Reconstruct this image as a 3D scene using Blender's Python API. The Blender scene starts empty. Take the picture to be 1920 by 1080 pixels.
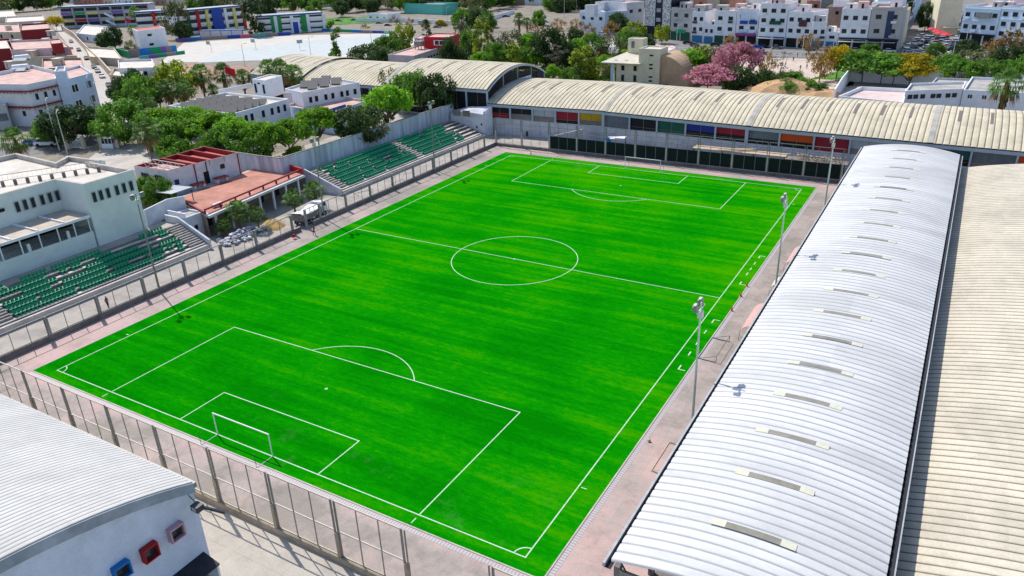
import bpy, bmesh, math, random
from math import sin, cos, pi, radians, sqrt, atan2
from mathutils import Vector, Matrix, Euler
random.seed(7)
scene = bpy.context.scene
C = scene.collection
# ---------------------------------------------------------------- camera
cam = bpy.data.cameras.new('camera'); camo = bpy.data.objects.new('camera', cam); C.objects.link(camo)
PAN, TILT, ROLL = -.54160, .42810, -.0370
f_ = Vector((sin(PAN)*cos(TILT), cos(PAN)*cos(TILT), -sin(TILT)))
r_ = Vector((cos(PAN), -sin(PAN), 0)); u_ = r_.cross(f_)
r2 = r_*cos(ROLL)+u_*sin(ROLL); u2 = -r_*sin(ROLL)+u_*cos(ROLL)
M = Matrix((r2, u2, -f_)).transposed().to_4x4()
M.translation = Vector((82.0347, -37.1233, 41.8529))
camo.matrix_world = M
cam.sensor_width = 36; cam.lens = 36*1422.45/1920
cam.clip_start = 1; cam.clip_end = 4000
scene.camera = camo
# ---------------------------------------------------------------- sky, sun, exposure
world = bpy.data.worlds.new('World'); scene.world = world; world.use_nodes = True
wn = world.node_tree
sky = wn.nodes.new('ShaderNodeTexSky'); sky.sky_type = 'NISHITA'; sky.sun_disc = False
SUN = Vector((-.583, .244, .775)).normalized()
sky.sun_elevation = math.asin(SUN.z); sky.sun_rotation = atan2(SUN.x, SUN.y)
sky.altitude = 100; sky.air_density = 1; sky.dust_density = 1; sky.ozone_density = 2
bg = wn.nodes['Background']; bg.inputs['Strength'].default_value = .15
wn.links.new(sky.outputs[0], bg.inputs[0])
sun = bpy.data.lights.new('sun', 'SUN'); sun.energy = 4.0; sun.angle = radians(.5); sun.color = (1, .955, .88)
suno = bpy.data.objects.new('sun', sun); C.objects.link(suno)
suno.rotation_euler = SUN.to_track_quat('Z', 'Y').to_euler(); suno.location = (0, 0, 200)
scene.view_settings.view_transform = 'Standard'; scene.view_settings.look = 'None'
scene.view_settings.exposure = .2; scene.view_settings.gamma = 1
scene.cycles.max_bounces = 5; scene.cycles.diffuse_bounces = 3; scene.cycles.glossy_bounces = 2
scene.cycles.transmission_bounces = 2; scene.cycles.transparent_max_bounces = 4
# ---------------------------------------------------------------- materials
MATS = {}
def node(nt, t, **kw):
    n = nt.nodes.new(t)
    for k, v in kw.items(): setattr(n, k, v)
    return n
def mat(name, col, rough=.8, var=.12, scale=1.5, metal=0, bump=0, col2=None, stain=0, obvar=0, spec=.3, fine=0, streak=None, panel=None, joint=0):
    """noise-varied principled material; stain adds darker blotches, streak = scale vector of the noise"""
    if name in MATS: return MATS[name]
    m = bpy.data.materials.new(name); m.use_nodes = True; nt = m.node_tree
    b = nt.nodes['Principled BSDF']; L = nt.links.new
    b.inputs['Roughness'].default_value = rough; b.inputs['Metallic'].default_value = metal
    b.inputs['Specular IOR Level'].default_value = spec
    tc = node(nt, 'ShaderNodeTexCoord'); mp = node(nt, 'ShaderNodeMapping')
    if streak: mp.inputs['Scale'].default_value = streak
    L(tc.outputs['Object'], mp.inputs[0])
    n1 = node(nt, 'ShaderNodeTexNoise'); n1.inputs['Scale'].default_value = scale; n1.inputs['Detail'].default_value = 6
    n1.inputs['Roughness'].default_value = .65
    L(mp.outputs[0], n1.inputs['Vector'])
    rp = node(nt, 'ShaderNodeValToRGB')
    a = [max(0, c*(1-var)) for c in col]; z = [min(1, c*(1+var)) for c in (col2 or col)]
    rp.color_ramp.elements[0].position = .33; rp.color_ramp.elements[0].color = (*a, 1)
    rp.color_ramp.elements[1].position = .67; rp.color_ramp.elements[1].color = (*z, 1)
    L(n1.outputs[0], rp.inputs[0]); out = rp.outputs[0]
    def mul(out, val_out, lo, hi, fac=1.):
        mr = node(nt, 'ShaderNodeMapRange'); mr.inputs[1].default_value = lo; mr.inputs[2].default_value = hi
        mr.inputs[3].default_value = 1-fac; mr.inputs[4].default_value = 1
        L(val_out, mr.inputs[0])
        mx = node(nt, 'ShaderNodeMix', data_type='RGBA', blend_type='MULTIPLY'); mx.inputs[0].default_value = 1
        cb = node(nt, 'ShaderNodeCombineColor'); 
        for i in range(3): L(mr.outputs[0], cb.inputs[i])
        L(out, mx.inputs[6]); L(cb.outputs[0], mx.inputs[7]); return mx.outputs[2]
    if stain:
        n2 = node(nt, 'ShaderNodeTexNoise'); n2.inputs['Scale'].default_value = .23; n2.inputs['Detail'].default_value = 9
        n2.inputs['Roughness'].default_value = .7
        L(mp.outputs[0], n2.inputs['Vector']); out = mul(out, n2.outputs[0], .34, .56, stain)
    if fine:
        n3 = node(nt, 'ShaderNodeTexNoise'); n3.inputs['Scale'].default_value = 6; n3.inputs['Detail'].default_value = 4
        L(tc.outputs['Object'], n3.inputs['Vector']); out = mul(out, n3.outputs[0], .35, .6, fine)
    if panel:                       # sheet-to-sheet tone steps
        sn = node(nt, 'ShaderNodeVectorMath', operation='SNAP'); sn.inputs[1].default_value = panel; L(tc.outputs['Object'], sn.inputs[0])
        wnz = node(nt, 'ShaderNodeTexWhiteNoise'); L(sn.outputs[0], wnz.inputs['Vector']); out = mul(out, wnz.outputs[0], 0, 1, .1)
    if joint:                       # slab joints
        bt = node(nt, 'ShaderNodeTexBrick'); bt.offset = 0; bt.inputs['Scale'].default_value = 1; bt.inputs['Mortar Size'].default_value = .018; bt.inputs['Mortar Smooth'].default_value = .3
        bt.inputs['Brick Width'].default_value = joint; bt.inputs['Row Height'].default_value = joint; bt.inputs['Color1'].default_value = bt.inputs['Color2'].default_value = (1, 1, 1, 1); bt.inputs['Mortar'].default_value = (.0, .0, .0, 1)
        L(tc.outputs['Object'], bt.inputs['Vector']); out = mul(out, bt.outputs['Color'], 0, 1, .3)
    if obvar:
        oi = node(nt, 'ShaderNodeObjectInfo'); out = mul(out, oi.outputs['Random'], 0, 1, obvar)
    L(out, b.inputs['Base Color'])
    if bump:
        bp = node(nt, 'ShaderNodeBump'); bp.inputs['Strength'].default_value = bump; bp.inputs['Distance'].default_value = .05
        L(n1.outputs[0], bp.inputs['Height']); L(bp.outputs[0], b.inputs['Normal'])
    MATS[name] = m; return m
def turf_mat():
    m = bpy.data.materials.new('artificial_turf'); m.use_nodes = True; nt = m.node_tree; L = nt.links.new
    b = nt.nodes['Principled BSDF']; b.inputs['Roughness'].default_value = .9; b.inputs['Specular IOR Level'].default_value = .0
    tc = node(nt, 'ShaderNodeTexCoord')
    def noise(sc, vec, det=5, ro=.6):
        mp = node(nt, 'ShaderNodeMapping'); mp.inputs['Scale'].default_value = vec; L(tc.outputs['Object'], mp.inputs[0])
        n = node(nt, 'ShaderNodeTexNoise'); n.inputs['Scale'].default_value = sc; n.inputs['Detail'].default_value = det
        n.inputs['Roughness'].default_value = ro; L(mp.outputs[0], n.inputs['Vector']); return n.outputs[0]
    def rng(o, a, z, lo=0, hi=1):
        r = node(nt, 'ShaderNodeMapRange'); r.inputs[1].default_value = a; r.inputs[2].default_value = z
        r.inputs[3].default_value = lo; r.inputs[4].default_value = hi; L(o, r.inputs[0]); return r.outputs[0]
    def mth(op, a, c):
        n = node(nt, 'ShaderNodeMath', operation=op)
        for i, v in enumerate((a, c)):
            if isinstance(v, (int, float)): n.inputs[i].default_value = v
            else: L(v, n.inputs[i])
        return n.outputs[0]
    bands = noise(.3, (.1, 1.6, 1), 5, .6)          # wide faded bands across the pitch
    blot = noise(.09, (1, 1, 1), 6, .65)
    fine = noise(2.2, (.5, 1.2, 1), 5, .7)
    grain = noise(14, (1, 1, 1), 3, .7)
    f1 = mth('ADD', mth('MULTIPLY', rng(bands, .34, .66), .56), mth('MULTIPLY', rng(blot, .32, .68), .42))
    sep = node(nt, 'ShaderNodeSeparateXYZ'); L(tc.outputs['Object'], sep.inputs[0])
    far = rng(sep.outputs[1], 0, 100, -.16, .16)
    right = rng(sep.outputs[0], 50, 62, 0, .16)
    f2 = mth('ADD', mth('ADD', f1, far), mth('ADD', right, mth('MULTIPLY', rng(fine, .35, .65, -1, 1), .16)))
    rp = node(nt, 'ShaderNodeValToRGB'); e = rp.color_ramp.elements
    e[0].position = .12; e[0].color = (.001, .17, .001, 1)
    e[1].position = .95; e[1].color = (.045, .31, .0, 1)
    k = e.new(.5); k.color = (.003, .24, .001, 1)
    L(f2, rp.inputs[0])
    mx = node(nt, 'ShaderNodeMix', data_type='RGBA', blend_type='MULTIPLY'); mx.inputs[0].default_value = 1
    cb = node(nt, 'ShaderNodeCombineColor'); g = rng(grain, .3, .7, .72, 1.18)
    for i in range(3): L(g, cb.inputs[i])
    L(rp.outputs[0], mx.inputs[6]); L(cb.outputs[0], mx.inputs[7])
    dust = rng(noise(.16, (1, 1.3, 1), 8, .75), .56, .72, 0, .2)        # pale sandy scuffs near the goals
    nearg = mth('MINIMUM', rng(sep.outputs[1], 9, 0), rng(sep.outputs[0], 20, 32))
    d2 = mth('MULTIPLY', dust, mth('MAXIMUM', nearg, rng(sep.outputs[1], 90, 98)))
    m2 = node(nt, 'ShaderNodeMix', data_type='RGBA'); L(d2, m2.inputs[0]); L(mx.outputs[2], m2.inputs[6]); m2.inputs[7].default_value = (.22, .36, .16, 1)
    L(m2.outputs[2], b.inputs['Base Color'])
    bp = node(nt, 'ShaderNodeBump'); bp.inputs['Strength'].default_value = .5; bp.inputs['Distance'].default_value = .03
    L(grain, bp.inputs['Height']); L(bp.outputs[0], b.inputs['Normal'])
    return m
def stripes_mat(name, c1, c2, scale, axis=0, rough=.6):
    """regular stripes across an axis of the object"""
    m = bpy.data.materials.new(name); m.use_nodes = True; nt = m.node_tree; L = nt.links.new
    b = nt.nodes['Principled BSDF']; b.inputs['Roughness'].default_value = rough
    tc = node(nt, 'ShaderNodeTexCoord'); w = node(nt, 'ShaderNodeTexWave'); w.bands_direction = 'XYZ'[axis]
    w.inputs['Scale'].default_value = scale; L(tc.outputs['Object'], w.inputs[0])
    rp = node(nt, 'ShaderNodeValToRGB'); rp.color_ramp.elements[0].color = (*c1, 1); rp.color_ramp.elements[1].color = (*c2, 1)
    rp.color_ramp.elements[0].position = .4; rp.color_ramp.elements[1].position = .55
    L(w.outputs[0], rp.inputs[0]); L(rp.outputs[0], b.inputs['Base Color']); return m
white = mat('white_paint', (.84, .85, .88), .7, .06, .8, stain=.12)
whiteold = mat('stained_white_wall', (.74, .75, .8), .85, .08, 1, stain=.28, fine=.15)
streakw = mat('streaked_white_wall', (.6, .62, .7), .85, .22, .8, stain=.45, streak=(1.6, 1.6, .14))
bluewhite = mat('pale_blue_plaster', (.64, .76, .88), .8, .05, .8, stain=.1)
mintw = mat('pale_mint_plaster', (.72, .78, .74), .8, .05, .5, stain=.1)
cream = mat('cream_plaster', (.76, .69, .5), .85, .06, .8, stain=.15)
beige = mat('beige_plaster', (.62, .53, .41), .85, .1, .8, stain=.25)
pinkw = mat('pale_pink_plaster', (.68, .55, .54), .85, .08, .8, stain=.2)
greyw = mat('light_grey_plaster', (.5, .5, .5), .85, .08, .8, stain=.2)
brickw = mat('bare_brown_wall', (.34, .24, .18), .9, .2, 2, stain=.3)
terra = mat('terracotta_terrace', (.52, .24, .18), .9, .12, .7, stain=.3)
rooflight = mat('pale_terrace_roof', (.68, .62, .54), .9, .08, .5, stain=.2)
roofpink = mat('pink_terrace_roof', (.62, .42, .37), .9, .12, .5, stain=.25)
roofred = mat('red_terrace_roof', (.58, .16, .13), .85, .12, .5, stain=.25)
roofgrey = mat('grey_terrace_roof', (.42, .4, .38), .9, .12, .5, stain=.3)
dred = mat('dark_red_paint', (.25, .015, .02), .6, .1, 1)
red = mat('red_paint', (.5, .015, .02), .5, .08, 1)
blue = mat('blue_paint', (.02, .07, .4), .5, .1, 1)
blue2 = mat('bright_blue_paint', (.02, .22, .6), .5, .1, 1)
green = mat('green_paint', (.01, .35, .14), .5, .1, 1)
teal = mat('teal_paint', (.12, .5, .42), .6, .1, 1)
yellow = mat('yellow_paint', (.7, .5, .05), .6, .1, 1)
paley = mat('pale_yellow_paint', (.7, .66, .2), .6, .1, 1)
orange = mat('orange_paint', (.6, .09, .01), .6, .1, 1)
purple = mat('purple_paint', (.25, .12, .45), .6, .1, 1)
pinkp = mat('pink_paint', (.7, .14, .25), .6, .1, 1)
dgreen = mat('dark_green_panel', (.01, .09, .06), .6, .2, 1)
gpanel = mat('grey_panel', (.16, .18, .2), .7, .15, .8, stain=.3)
lpanel = mat('light_grey_panel', (.4, .43, .47), .7, .1, .8, stain=.2)
tpanel = mat('taupe_panel', (.24, .21, .19), .7, .2, .8, stain=.3)
dark = mat('dark_opening', (.008, .008, .012), .6, .3, 1)
glass = mat('dark_window_glass', (.02, .03, .04), .3, .3, .6, spec=.35, obvar=.5)
navy = mat('black_cladding', (.012, .014, .03), .35, .3, 1)
conc = mat('grey_concrete', (.36, .34, .32), .9, .16, 1.3, stain=.35, bump=.3, fine=.15)
concd = mat('dark_concrete', (.19, .17, .16), .9, .2, 1.5, stain=.4, bump=.3)
conctan = mat('tan_concrete', (.4, .33, .25), .9, .2, 1.5, stain=.3, bump=.3)
conclt = mat('pale_concrete', (.54, .49, .44), .9, .1, .8, stain=.25, fine=.12)
steel = mat('grey_steel', (.26, .25, .23), .5, .15, 2, metal=.3)
steeld = mat('dark_steel', (.06, .065, .075), .5, .2, 2, metal=.3)
steelw = mat('pale_steel', (.62, .62, .6), .5, .1, 2, metal=.1)
whitegl = mat('white_gloss', (.85, .85, .85), .35, .03, 1)
rubber = mat('black_rubber', (.015, .015, .015), .8, .2, 4)
wood = mat('weathered_planks', (.5, .38, .26), .85, .2, 3)
bark = mat('brown_bark', (.14, .1, .07), .95, .3, 4, bump=.5)
seatg = mat('green_plastic_seat', (.012, .34, .17), .5, .2, 3, obvar=.2, spec=.3)
sheetw = mat('white_roof_sheet', (.685, .68, .675), .6, .05, .35, stain=.2, fine=.05, spec=.25, streak=(1, .3, 1), panel=(2.49, 7, 50))
sheetb = mat('beige_roof_sheet', (.68, .6, .44), .75, .06, 1.2, stain=.22, fine=.08, panel=(2.1, 6, 50))
sheetb2 = mat('sand_roof_sheet', (.68, .61, .485), .75, .05, 1.2, stain=.2, fine=.1, panel=(2.49, 5, 50))
groove_b = mat('dirty_roof_groove', (.28, .24, .19), .85, .2, 1.2, stain=.2)  # shade in the rib grooves, painted as a darker beige
groove_w = mat('grey_roof_groove', (.41, .42, .43), .6, .1, 1.2)  # painted groove shade for the white ribs
groove_c = mat('dull_roof_groove', (.42, .41, .39), .7, .1, 1.2)  # painted groove shade for the fine chalk ribs
sheetc = mat('chalk_roof_sheet', (.6, .585, .56), .7, .04, .8, stain=.14, panel=(2.1, 8, 50))
sky_l = mat('dull_skylight_sheet', (.3, .28, .23), .5, .15, 1, stain=.3)
sky_e = mat('yellowed_skylight_end', (.62, .6, .47), .6, .1, 2)
sky_d = mat('dark_skylight_sheet', (.2, .16, .14), .6, .2, 1.5)
# ---------------------------------------------------------------- mesh helpers
class MB:
    def __init__(s): s.v = []; s.f = []; s.m = []
    def face(s, pts, mi=0):
        n = len(s.v); s.v += [tuple(p) for p in pts]; s.f.append(tuple(range(n, n+len(pts)))); s.m.append(mi)
    def box(s, x0, x1, y0, y1, z0, z1, mi=0):
        s.hexa([(x0,y0,z0),(x1,y0,z0),(x1,y1,z0),(x0,y1,z0),(x0,y0,z1),(x1,y0,z1),(x1,y1,z1),(x0,y1,z1)], mi); return s
    def hexa(s, p, mi=0):
        n = len(s.v); s.v += [tuple(q) for q in p]
        for f in ((3,2,1,0),(4,5,6,7),(0,1,5,4),(1,2,6,5),(2,3,7,6),(3,0,4,7)):
            s.f.append(tuple(n+i for i in f)); s.m.append(mi)
        return s
    def prism(s, poly, z0, z1, mi=0, mt=None):
        a = sum(poly[i][0]*poly[(i+1)%len(poly)][1]-poly[(i+1)%len(poly)][0]*poly[i][1] for i in range(len(poly)))
        if a < 0: poly = poly[::-1]
        n = len(s.v); k = len(poly)
        s.v += [(x, y, z0) for x, y in poly]+[(x, y, z1) for x, y in poly]
        s.f.append(tuple(n+k+i for i in range(k))); s.m.append(mi if mt is None else mt)
        s.f.append(tuple(n+k-1-i for i in range(k))); s.m.append(mi)
        for i in range(k):
            j = (i+1) % k; s.f.append((n+i, n+j, n+k+j, n+k+i)); s.m.append(mi)
        return s
    def tube(s, p, q, r, r2=None, k=6, mi=0):
        p = Vector(p); q = Vector(q); r2 = r if r2 is None else r2; d = (q-p).normalized()
        a = d.orthogonal().normalized(); b = d.cross(a); n = len(s.v)
        for c, rr in ((p, r), (q, r2)):
            for i in range(k):
                t = 2*pi*i/k; s.v.append(tuple(c+a*rr*cos(t)+b*rr*sin(t)))
        for i in range(k):
            j = (i+1) % k; s.f.append((n+i, n+j, n+k+j, n+k+i)); s.m.append(mi)
        s.f.append(tuple(n+k-1-i for i in range(k))); s.m.append(mi)
        s.f.append(tuple(n+k+i for i in range(k))); s.m.append(mi); return s
    def bar(s, p, q, w, h, mi=0):
        """rectangular bar between two points"""
        p = Vector(p); q = Vector(q); d = (q-p).normalized()
        a = d.cross(Vector((0, 0, 1)))
        a = Vector((1, 0, 0)) if a.length < .01 else a.normalized()
        b = a.cross(d).normalized(); P = []
        for c in (p, q):
            for x, y in ((-1,-1),(1,-1),(1,1),(-1,1)): P.append(c+a*x*w/2+b*y*h/2)
        return s.hexa(P, mi)
    def mesh(s, name, mats, smooth=False):
        me = bpy.data.meshes.new(name); me.from_pydata(s.v, [], s.f)
        for m in (mats if isinstance(mats, (list, tuple)) else [mats]): me.materials.append(m)
        me.polygons.foreach_set('material_index', s.m)
        if smooth: me.polygons.foreach_set('use_smooth', [True]*len(s.f))
        me.update(); return me
    def build(s, name, mats, parent=None, smooth=False):
        return inst(name, s.mesh(name, mats, smooth), parent)
def inst(name, me, parent=None, loc=None, rot=0, scale=None):
    o = bpy.data.objects.new(name, me); C.objects.link(o)
    if parent: o.parent = parent
    if loc: o.location = loc
    if rot: o.rotation_euler = (0, 0, rot)
    if scale: o.scale = scale
    return o
def tag(o, label, cat, group=None, kind=None):
    if label: o['label'] = label
    if cat: o['category'] = cat
    if group: o['group'] = group
    if kind: o['kind'] = kind
    return o
def thing(name, label, cat, loc=(0, 0, 0), rot=0, group=None):
    return tag(inst(name, None, None, loc, rot), label, cat, group)
def struct(name, mb, m):
    o = mb.build(name, m); o['kind'] = 'structure'; return o
def copy_tree(o, parent=None, **kw):
    c = o.copy(); C.objects.link(c)
    if parent: c.parent = parent
    for ch in list(o.children): copy_tree(ch, c)
    return c
def sheet(name, poly, z, m):
    mb = MB(); a = sum(poly[i][0]*poly[(i+1)%len(poly)][1]-poly[(i+1)%len(poly)][0]*poly[i][1] for i in range(len(poly)))
    if a < 0: poly = poly[::-1]
    mb.face([(x, y, z) for x, y in poly]); return struct(name, mb, m)
def inset(poly, t):
    """poly counter-clockwise, moved inwards by t"""
    n = len(poly); out = []
    for i in range(n):
        p = Vector(poly[i]); a = (p-Vector(poly[i-1])).normalized(); b = (Vector(poly[(i+1)%n])-p).normalized()
        na = Vector((-a.y, a.x)); nb = Vector((-b.y, b.x)); h = (na+nb); h = h/max(.3, h.dot(na)) if h.length > .01 else na
        q = p+h*t; out.append((q.x, q.y))
    return out
# a unit window: frame ring round a sunk pane, 1 x 1 in x and z, sits on the wall plane y=0 facing -y
def window_mesh(name, frame, pane, fr=.1, bars=1, dep=.1):
    mb = MB(); h = .5
    for a in ((-h, h, h-fr, h), (-h, h, -h, -h+fr), (-h, -h+fr, -h+fr, h-fr), (h-fr, h, -h+fr, h-fr)):
        mb.box(a[0], a[1], -dep, .02, a[2], a[3], 0)
    for i in range(bars):
        x = -h+(i+1)/(bars+1); mb.box(x-fr*.35, x+fr*.35, -dep*.8, .02, -h+fr, h-fr, 0)
    mb.face([(-h+fr, -.02, -h+fr), (h-fr, -.02, -h+fr), (h-fr, -.02, h-fr), (-h+fr, -.02, h-fr)], 1)
    return mb.mesh(name, [frame, pane])
WIN = {'w': window_mesh('window', whitegl, glass), 'd': window_mesh('window', steeld, glass, .08, 1),
       's': window_mesh('window', lpanel, glass, .06, 0), 'r': window_mesh('window', dred, glass, .1, 1),
       'b': window_mesh('window', blue, glass, .1, 1), 'sh': window_mesh('window', gpanel, gpanel, .05, 0),
       'bs': window_mesh('shop_shutter', steel, mat('blue_shutter', (.03, .2, .4), .5, .1, 2), .05, 0),
       'gs': window_mesh('shop_shutter', steeld, dgreen, .05, 0), 'o': window_mesh('window', steeld, dark, .03, 0)}
def put_win(parent, a, b, out, s, zc, w, h, st='d', name=None):
    """window on the wall from a to b (2D), out = +1 when the outside is on the right of a->b"""
    a = Vector(a); b = Vector(b); d = (b-a).normalized(); n = Vector((d.y, -d.x))*out; p = a+(b-a)*s
    me = WIN[st]; o = inst(name or me.name.split('.')[0], me, parent, (p.x+n.x*.01, p.y+n.y*.01, zc), atan2(n.y, n.x)+pi/2, (w, 1, h))
    return o
def house(name, label, cat, pts, z0, z1, wall, roof, par=.6, wins=(), group=None, rim=None, th=.25):
    """flat-roofed block: walls with a parapet ring, terrace roof inside it, windows as parts.
    wins = (edge, [fractions], height, w, h, style)"""
    n = len(pts); cx = sum(p[0] for p in pts)/n; cy = sum(p[1] for p in pts)/n
    a = sum(pts[i][0]*pts[(i+1)%n][1]-pts[(i+1)%n][0]*pts[i][1] for i in range(n))
    ccw = a > 0; t = thing(name, label, cat, (cx, cy, z0), 0, group)
    P = [(x-cx, y-cy) for x, y in pts]; Q = P if ccw else P[::-1]; H = z1-z0; I = inset(Q, th)
    mb = MB()
    for i in range(n):
        j = (i+1) % n; q, w_, u, v = Q[i], Q[j], I[i], I[j]
        mb.face([(*q, -1), (*w_, -1), (*w_, H), (*q, H)])
        mb.face([(*q, H), (*w_, H), (*v, H), (*u, H)], 1)
        mb.face([(*u, H), (*v, H), (*v, H-par), (*u, H-par)], 1)
    mb.build('wall', [wall, rim or wall], t)
    r = MB(); r.face([(x, y, H-par+.02) for x, y in I]); r.build('roof', roof, t)
    for e, ss, zc, w, h, st in wins:
        for s in ss: put_win(t, P[e], P[(e+1) % n], 1 if ccw else -1, s, zc-z0, w, h, st)
    return t
def rect(x0, x1, y0, y1): return [(x0, y0), (x1, y0), (x1, y1), (x0, y1)]
def para(a, b, c): return [a, b, c, (a[0]+c[0]-b[0], a[1]+c[1]-b[1])]
# corrugated barrel roof: runs along local x, spans local y
def barrel(L, W, ze, rise, per, amp, seg=24, y0=0, thick=.05):
    prof = [(0, 0), (.08, .8), (.22, 1), (.78, 1), (.92, .8)]
    n = int(round(L/per)); per = L/n; R = (W*W/4+rise*rise)/(2*rise); zc = ze+rise-R; hw = math.asin(W/2/R)
    xs = [(i+t)*per for i in range(n) for t, _ in prof]+[L]; hs = [h for i in range(n) for _, h in prof]+[0]
    v = []; f = []
    for j in range(seg+1):
        a = -hw+2*hw*j/seg; sy, cz = sin(a), cos(a)
        for x, h in zip(xs, hs):
            r = R+amp*h; v.append((x, y0+W/2+r*sy, zc+r*cz))
    k = len(xs)
    for j in range(seg):
        for i in range(k-1): f.append((j*k+i, j*k+i+1, (j+1)*k+i+1, (j+1)*k+i))
    mb = MB(); mb.v = v; mb.f = f; mb.m = [1 if i % 5 in (0, 4) else 0 for j in range(seg) for i in range(k-1)]  # groove faces get the second material, a painted-in shade
    return mb, R, zc, hw
def arc_strip(mb, x0, x1, R, zc, W, a0, a1, dr, seg=6, y0=0, mi=0, th=.06):
    """a raised strip lying on the barrel"""
    for j in range(seg):
        A = a0+(a1-a0)*j/seg; B = a0+(a1-a0)*(j+1)/seg
        P = lambda x, a, r: (x, y0+W/2+r*sin(a), zc+r*cos(a))
        mb.hexa([P(x0,A,R+dr),P(x1,A,R+dr),P(x1,B,R+dr),P(x0,B,R+dr),P(x0,A,R+dr+th),P(x1,A,R+dr+th),P(x1,B,R+dr+th),P(x0,B,R+dr+th)], mi)
# ================================================================ GROUND, PITCH
def path_mat():
    '''worn concrete, painted pink along the near end and the sides, the paint worn off farther up'''
    m = bpy.data.materials.new('faded_pink_concrete'); m.use_nodes = True; nt = m.node_tree; L = nt.links.new; b = nt.nodes['Principled BSDF']
    b.inputs['Roughness'].default_value = .9; b.inputs['Specular IOR Level'].default_value = .2; tc = node(nt, 'ShaderNodeTexCoord')
    def noise(sc, d, ro=.65):
        n = node(nt, 'ShaderNodeTexNoise'); n.inputs['Scale'].default_value = sc; n.inputs['Detail'].default_value = d; n.inputs['Roughness'].default_value = ro; L(tc.outputs['Object'], n.inputs['Vector']); return n.outputs[0]
    def rng(o, a, z, lo, hi, cl=True):
        r = node(nt, 'ShaderNodeMapRange'); r.clamp = cl
        for i, v in zip((1, 2, 3, 4), (a, z, lo, hi)): r.inputs[i].default_value = v
        L(o, r.inputs[0]); return r.outputs[0]
    def mth(op, a, c):
        n = node(nt, 'ShaderNodeMath', operation=op); L(a, n.inputs[0]); L(c, n.inputs[1]); return n.outputs[0]
    sp = node(nt, 'ShaderNodeSeparateXYZ'); L(tc.outputs['Object'], sp.inputs[0])
    f = mth('ADD', rng(sp.outputs[1], 8, 48, .95, .28), rng(noise(.12, 7), .35, .65, -.42, .42))
    f = mth('ADD', f, rng(sp.outputs[1], 96, 106, 0, .35)); f = mth('ADD', f, rng(sp.outputs[1], -3, -1.5, -.7, 0)); f = mth('ADD', f, rng(noise(1.3, 6), .3, .7, -.18, .18))
    r = node(nt, 'ShaderNodeValToRGB'); e = r.color_ramp.elements; e[0].position = .1; e[0].color = (.31, .27, .235, 1); e[1].position = .95; e[1].color = (.54, .385, .35, 1)
    k = e.new(.5); k.color = (.42, .35, .315, 1); L(f, r.inputs[0])
    mx = node(nt, 'ShaderNodeMix', data_type='RGBA', blend_type='MULTIPLY'); mx.inputs[0].default_value = 1; cb = node(nt, 'ShaderNodeCombineColor')
    st = mth('MULTIPLY', rng(noise(.3, 9, .75), .36, .5, .78, 1), rng(noise(9, 3), .35, .6, .88, 1.03, False))
    bt = node(nt, 'ShaderNodeTexBrick'); bt.offset = 0; bt.inputs['Scale'].default_value = 1; bt.inputs['Mortar Size'].default_value = .02
    for kk, vv in (('Brick Width', 3.2), ('Row Height', 3.2), ('Color1', (1, 1, 1, 1)), ('Color2', (.93, .93, .93, 1)), ('Mortar', (.84, .84, .84, 1))): bt.inputs[kk].default_value = vv
    L(tc.outputs['Object'], bt.inputs['Vector']); st = mth('MULTIPLY', st, bt.outputs['Color'])
    for i in range(3): L(st, cb.inputs[i])
    L(r.outputs[0], mx.inputs[6]); L(cb.outputs[0], mx.inputs[7]); L(mx.outputs[2], b.inputs['Base Color']); return m
dirt = mat('dusty_ground', (.3, .26, .21), .95, .18, .5, stain=.35, fine=.15)
asph = mat('worn_asphalt', (.22, .215, .21), .9, .12, .5, stain=.2)
road = mat('pale_street', (.5, .46, .42), .9, .08, .4, stain=.15)
pinkpath = path_mat()
walk = mat('dusty_concrete_walk', (.42, .38, .34), .9, .12, .35, stain=.3, bump=.2, fine=.1, joint=4)
def ground():
    xs = [-3000, -200, -120, -60, -26.02, -26, 2500]; ys = [-900, 132, 145, 4000]
    mb = MB(); k = len(xs)
    for y in ys:
        for x in xs:
            if y < 140: z = 3 if x < -26.01 else 0
            else: z = 3*max(0, min(1, (-60-x)/60))
            mb.v.append((x, y, z-.01))
    for j in range(len(ys)-1):
        for i in range(k-1): mb.f.append((j*k+i, j*k+i+1, (j+1)*k+i+1, (j+1)*k+i)); mb.m.append(0)
    struct('ground', mb, dirt)
ground()
sheet('pitch_surround', rect(-7.4, 69.5, -6.9, 106.9), .004, pinkpath)
sheet('lower_yard', rect(-60, 90, -60, -6.9), .002, mat('pale_yard_concrete', (.5, .45, .385), .9, .06, .3, stain=.22, fine=.1, joint=5))
sheet('left_walkway', rect(-26, -7.4, -40, 117), .002, walk)
sheet('far_walkway', rect(-26, 125, 106.9, 122), .003, walk)
tf = MB(); X0, X1, Y0, Y1 = -2.4, 62.1, -1.3, 102.7
tf.face([(X0, Y0, .02), (X1, Y0, .02), (X1, Y1, .02), (X0, Y1, .02)]); 
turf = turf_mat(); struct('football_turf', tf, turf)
PW, PL = 60, 100.72
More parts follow.
